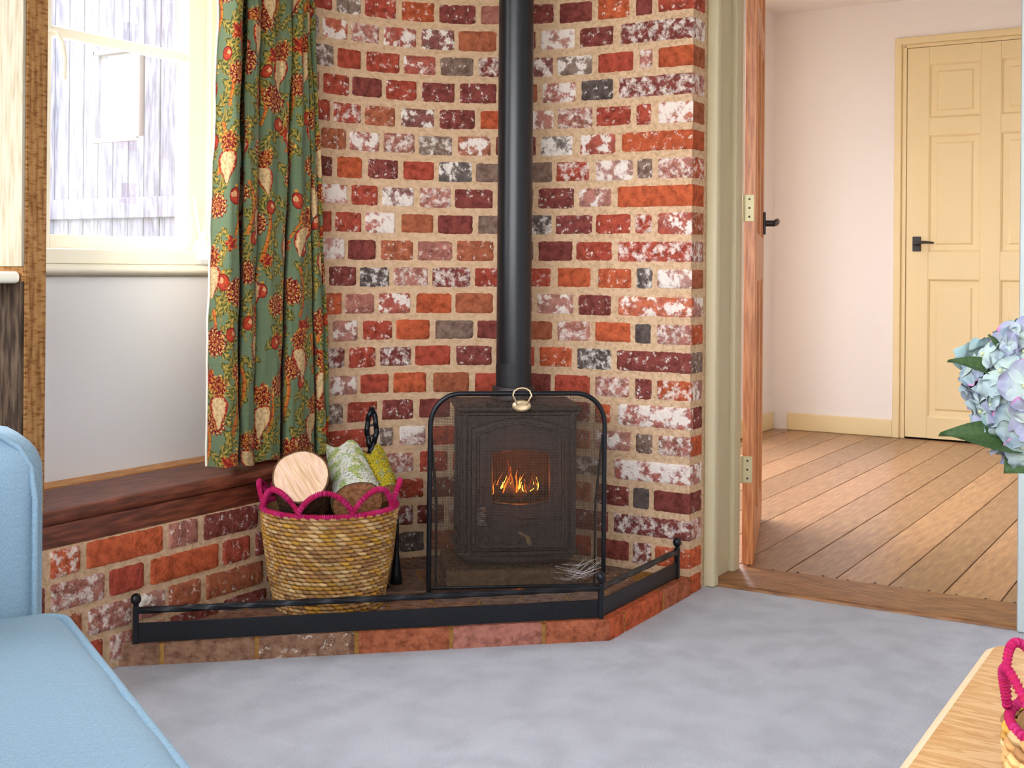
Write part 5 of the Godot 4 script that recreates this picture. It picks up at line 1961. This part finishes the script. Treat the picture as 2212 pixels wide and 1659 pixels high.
func hydrangea() -> void:
	var at := Vector3(2.078, 0.743, 1.648)
	var o := thing("hydrangea", "pale blue artificial hydrangea head with dark green leaves at the right edge", "flower", at)
	var vase_at := Vector3(2.2, 0.3805, 1.55)
	var v := thing("flower_vase", "tall cream ceramic vase on the pine table holding the hydrangea", "vase", vase_at)
	var g := Geo.new()
	g.lathe([Vector2(0.0001, 0), Vector2(0.035, 0), Vector2(0.045, 0.03), Vector2(0.05, 0.08), Vector2(0.04, 0.15), Vector2(0.022, 0.2), Vector2(0.026, 0.22), Vector2(0.022, 0.22), Vector2(0.018, 0.2), Vector2(0.03, 0.12), Vector2(0.0001, 0.02)], 36)
	obj("vessel", g, mat(rgb(228, 222, 208), 0.3), v)
	g = Geo.new()
	g.tube([vase_at + Vector3(0, 0.06, 0) - at, vase_at + Vector3(-0.008, 0.22, 0.006) - at, Vector3(0.06, -0.05, -0.04), Vector3(0.005, 0, 0)], 0.004, 8)
	obj("stem", g, mat(rgb(84, 104, 60), 0.6), o)
	var pm := vcol(mat(Color.WHITE, 0.75, 0.25))
	pm.backlight_enabled = true
	pm.backlight = Color(0.35, 0.35, 0.35)
	var variants := []
	for k in 6:
		var f := Geo.new()
		for q in 4:
			var t := Basis(Vector3.UP, PI / 2 * q + rng.randf_range(-0.15, 0.15)) * Basis(Vector3.RIGHT, rng.randf_range(-0.5, -0.05))
			var len := rng.randf_range(0.024, 0.03)
			var rows := []
			f.start()
			var base := f.v.size()
			var cup := rng.randf_range(-0.5, 0.9)
			var ph := rng.randf() * TAU
			for i in 13:
				var u := i / 12.0
				var hw := len * 0.66 * pow(sin(PI * (0.09 + 0.84 * pow(u, 0.85))), 0.62)
				var row := PackedVector3Array()
				for j in 13:
					var s := j / 6.0 - 1
					var lift := 0.007 * cup * u * u + 0.006 * s * s * (0.4 + cup) * u + 0.0028 * sin(s * 5.5 + ph + u * 3) * u * absf(s) + 0.0016 * sin(u * 9 + ph)
					row.append(t * Vector3(s * hw, lift, -len * u * (1 - 0.12 * absf(s) * u) - 0.001))
				rows.append(row)
			f.grid(rows)
			f.facing(Vector3.UP)
			var c0: Color = [lin(138, 148, 168), lin(126, 146, 158), lin(132, 158, 158), lin(146, 146, 170), lin(152, 168, 172), lin(120, 138, 148)][k]
			for i in 13:
				for j in 13:
					var u := i / 12.0
					var c := c0.lerp(lin(170, 186, 172), clampf(1 - u * 1.3, 0, 1))
					c = c.lerp(lin(176, 186, 190), 0.35 * clampf(sin(j * 1.7 + u * 4 + ph), 0, 1))
					if u > 0.85 and (k + q) % 6 == 0:
						c = c.lerp(lin(206, 96, 164), (u - 0.85) * 5)
					f.c[base + i * 13 + j] = c
		f.col = lin(190, 196, 150)
		f.ball(Vector3(0, 0.002, 0), Vector3(0.0022, 0.002, 0.0022), 8, 5)
		variants.append(f.mesh())
	var nfl := 84
	for i in nfl:
		var y := 1 - 2 * (i + 0.5) / nfl
		var a := i * 2.39996
		var dir := Vector3(cos(a) * sqrt(1 - y * y), y, sin(a) * sqrt(1 - y * y))
		dir = (dir + Vector3(rng.randf_range(-0.12, 0.12), rng.randf_range(-0.12, 0.12), rng.randf_range(-0.12, 0.12))).normalized()
		var fl := obj("floret", variants[rng.randi() % 6], pm, o)
		var xx := dir.cross(Vector3(0.3, 0.9, 0.2)).normalized()
		fl.transform = Transform3D(Basis(xx, dir, xx.cross(dir)) * Basis(Vector3.UP, rng.randf() * TAU) * Basis(Vector3.RIGHT, rng.randf_range(-0.5, 0.5)), dir * rng.randf_range(0.066, 0.084) * Vector3(0.98, 1.05, 0.98))
	g = Geo.new()
	g.ball(Vector3.ZERO, Vector3(0.056, 0.06, 0.056))
	obj("flower_core", g, mat(rgb(112, 128, 104), 0.9), o)
	var lm := relief(tex(mat(rgb(70, 96, 56), 0.6), ntex(noise(0.03, 3, FastNoiseLite.TYPE_SIMPLEX, 99), 256, [0.0, 0.5, 1.0], [rgb(150, 160, 130), rgb(214, 220, 190), Color.WHITE]), Vector3(20, 20, 20), false), bump_tex, 0.03)
	lm.backlight_enabled = true
	lm.backlight = Color(0.12, 0.2, 0.06)
	for e in [[Vector3(1.992, 0.775, 1.719), Vector3(2.05, 0.76, 1.68), 0.014, 0.3], [Vector3(2.031, 0.806, 1.695), Vector3(2.058, 0.785, 1.67), 0.014, -0.2], [Vector3(1.985, 0.695, 1.725), Vector3(2.075, 0.682, 1.668), 0.024, 0.5], [Vector3(2.046, 0.655, 1.69), Vector3(2.085, 0.69, 1.66), 0.026, 0.2], [Vector3(2.15, 0.66, 1.72), Vector3(2.09, 0.69, 1.66), 0.026, 0.2]]:
		var tip: Vector3 = e[0] - at
		var root: Vector3 = e[1] - at
		var d := (tip - root).normalized()
		var side := d.cross(Vector3(0.45, 0.8, 0.5).normalized()).normalized()
		var nrm := side.cross(d)
		var rows := []
		for i in 41:
			var u := i / 40.0
			var hw: float = e[2] * pow(maxf(sin(PI * minf(0.04 + 0.96 * u, 1.0)), 0.0), 0.9) * (1 - 0.5 * u) * 1.2 * (1 + 0.05 * (absf(fposmod(u * 14, 1.0) - 0.5) - 0.25))
			var row := PackedVector3Array()
			for j in 7:
				var s := j / 3.0 - 1
				row.append(root.lerp(tip, u) + side * (s * hw) + nrm * (0.006 * absf(s) * e[3] * 2 + 0.012 * sin(u * PI) * e[3]))
			rows.append(row)
		g = Geo.new()
		g.start()
		g.grid(rows)
		g.facing(nrm)
		obj("leaf", g, lm, o)
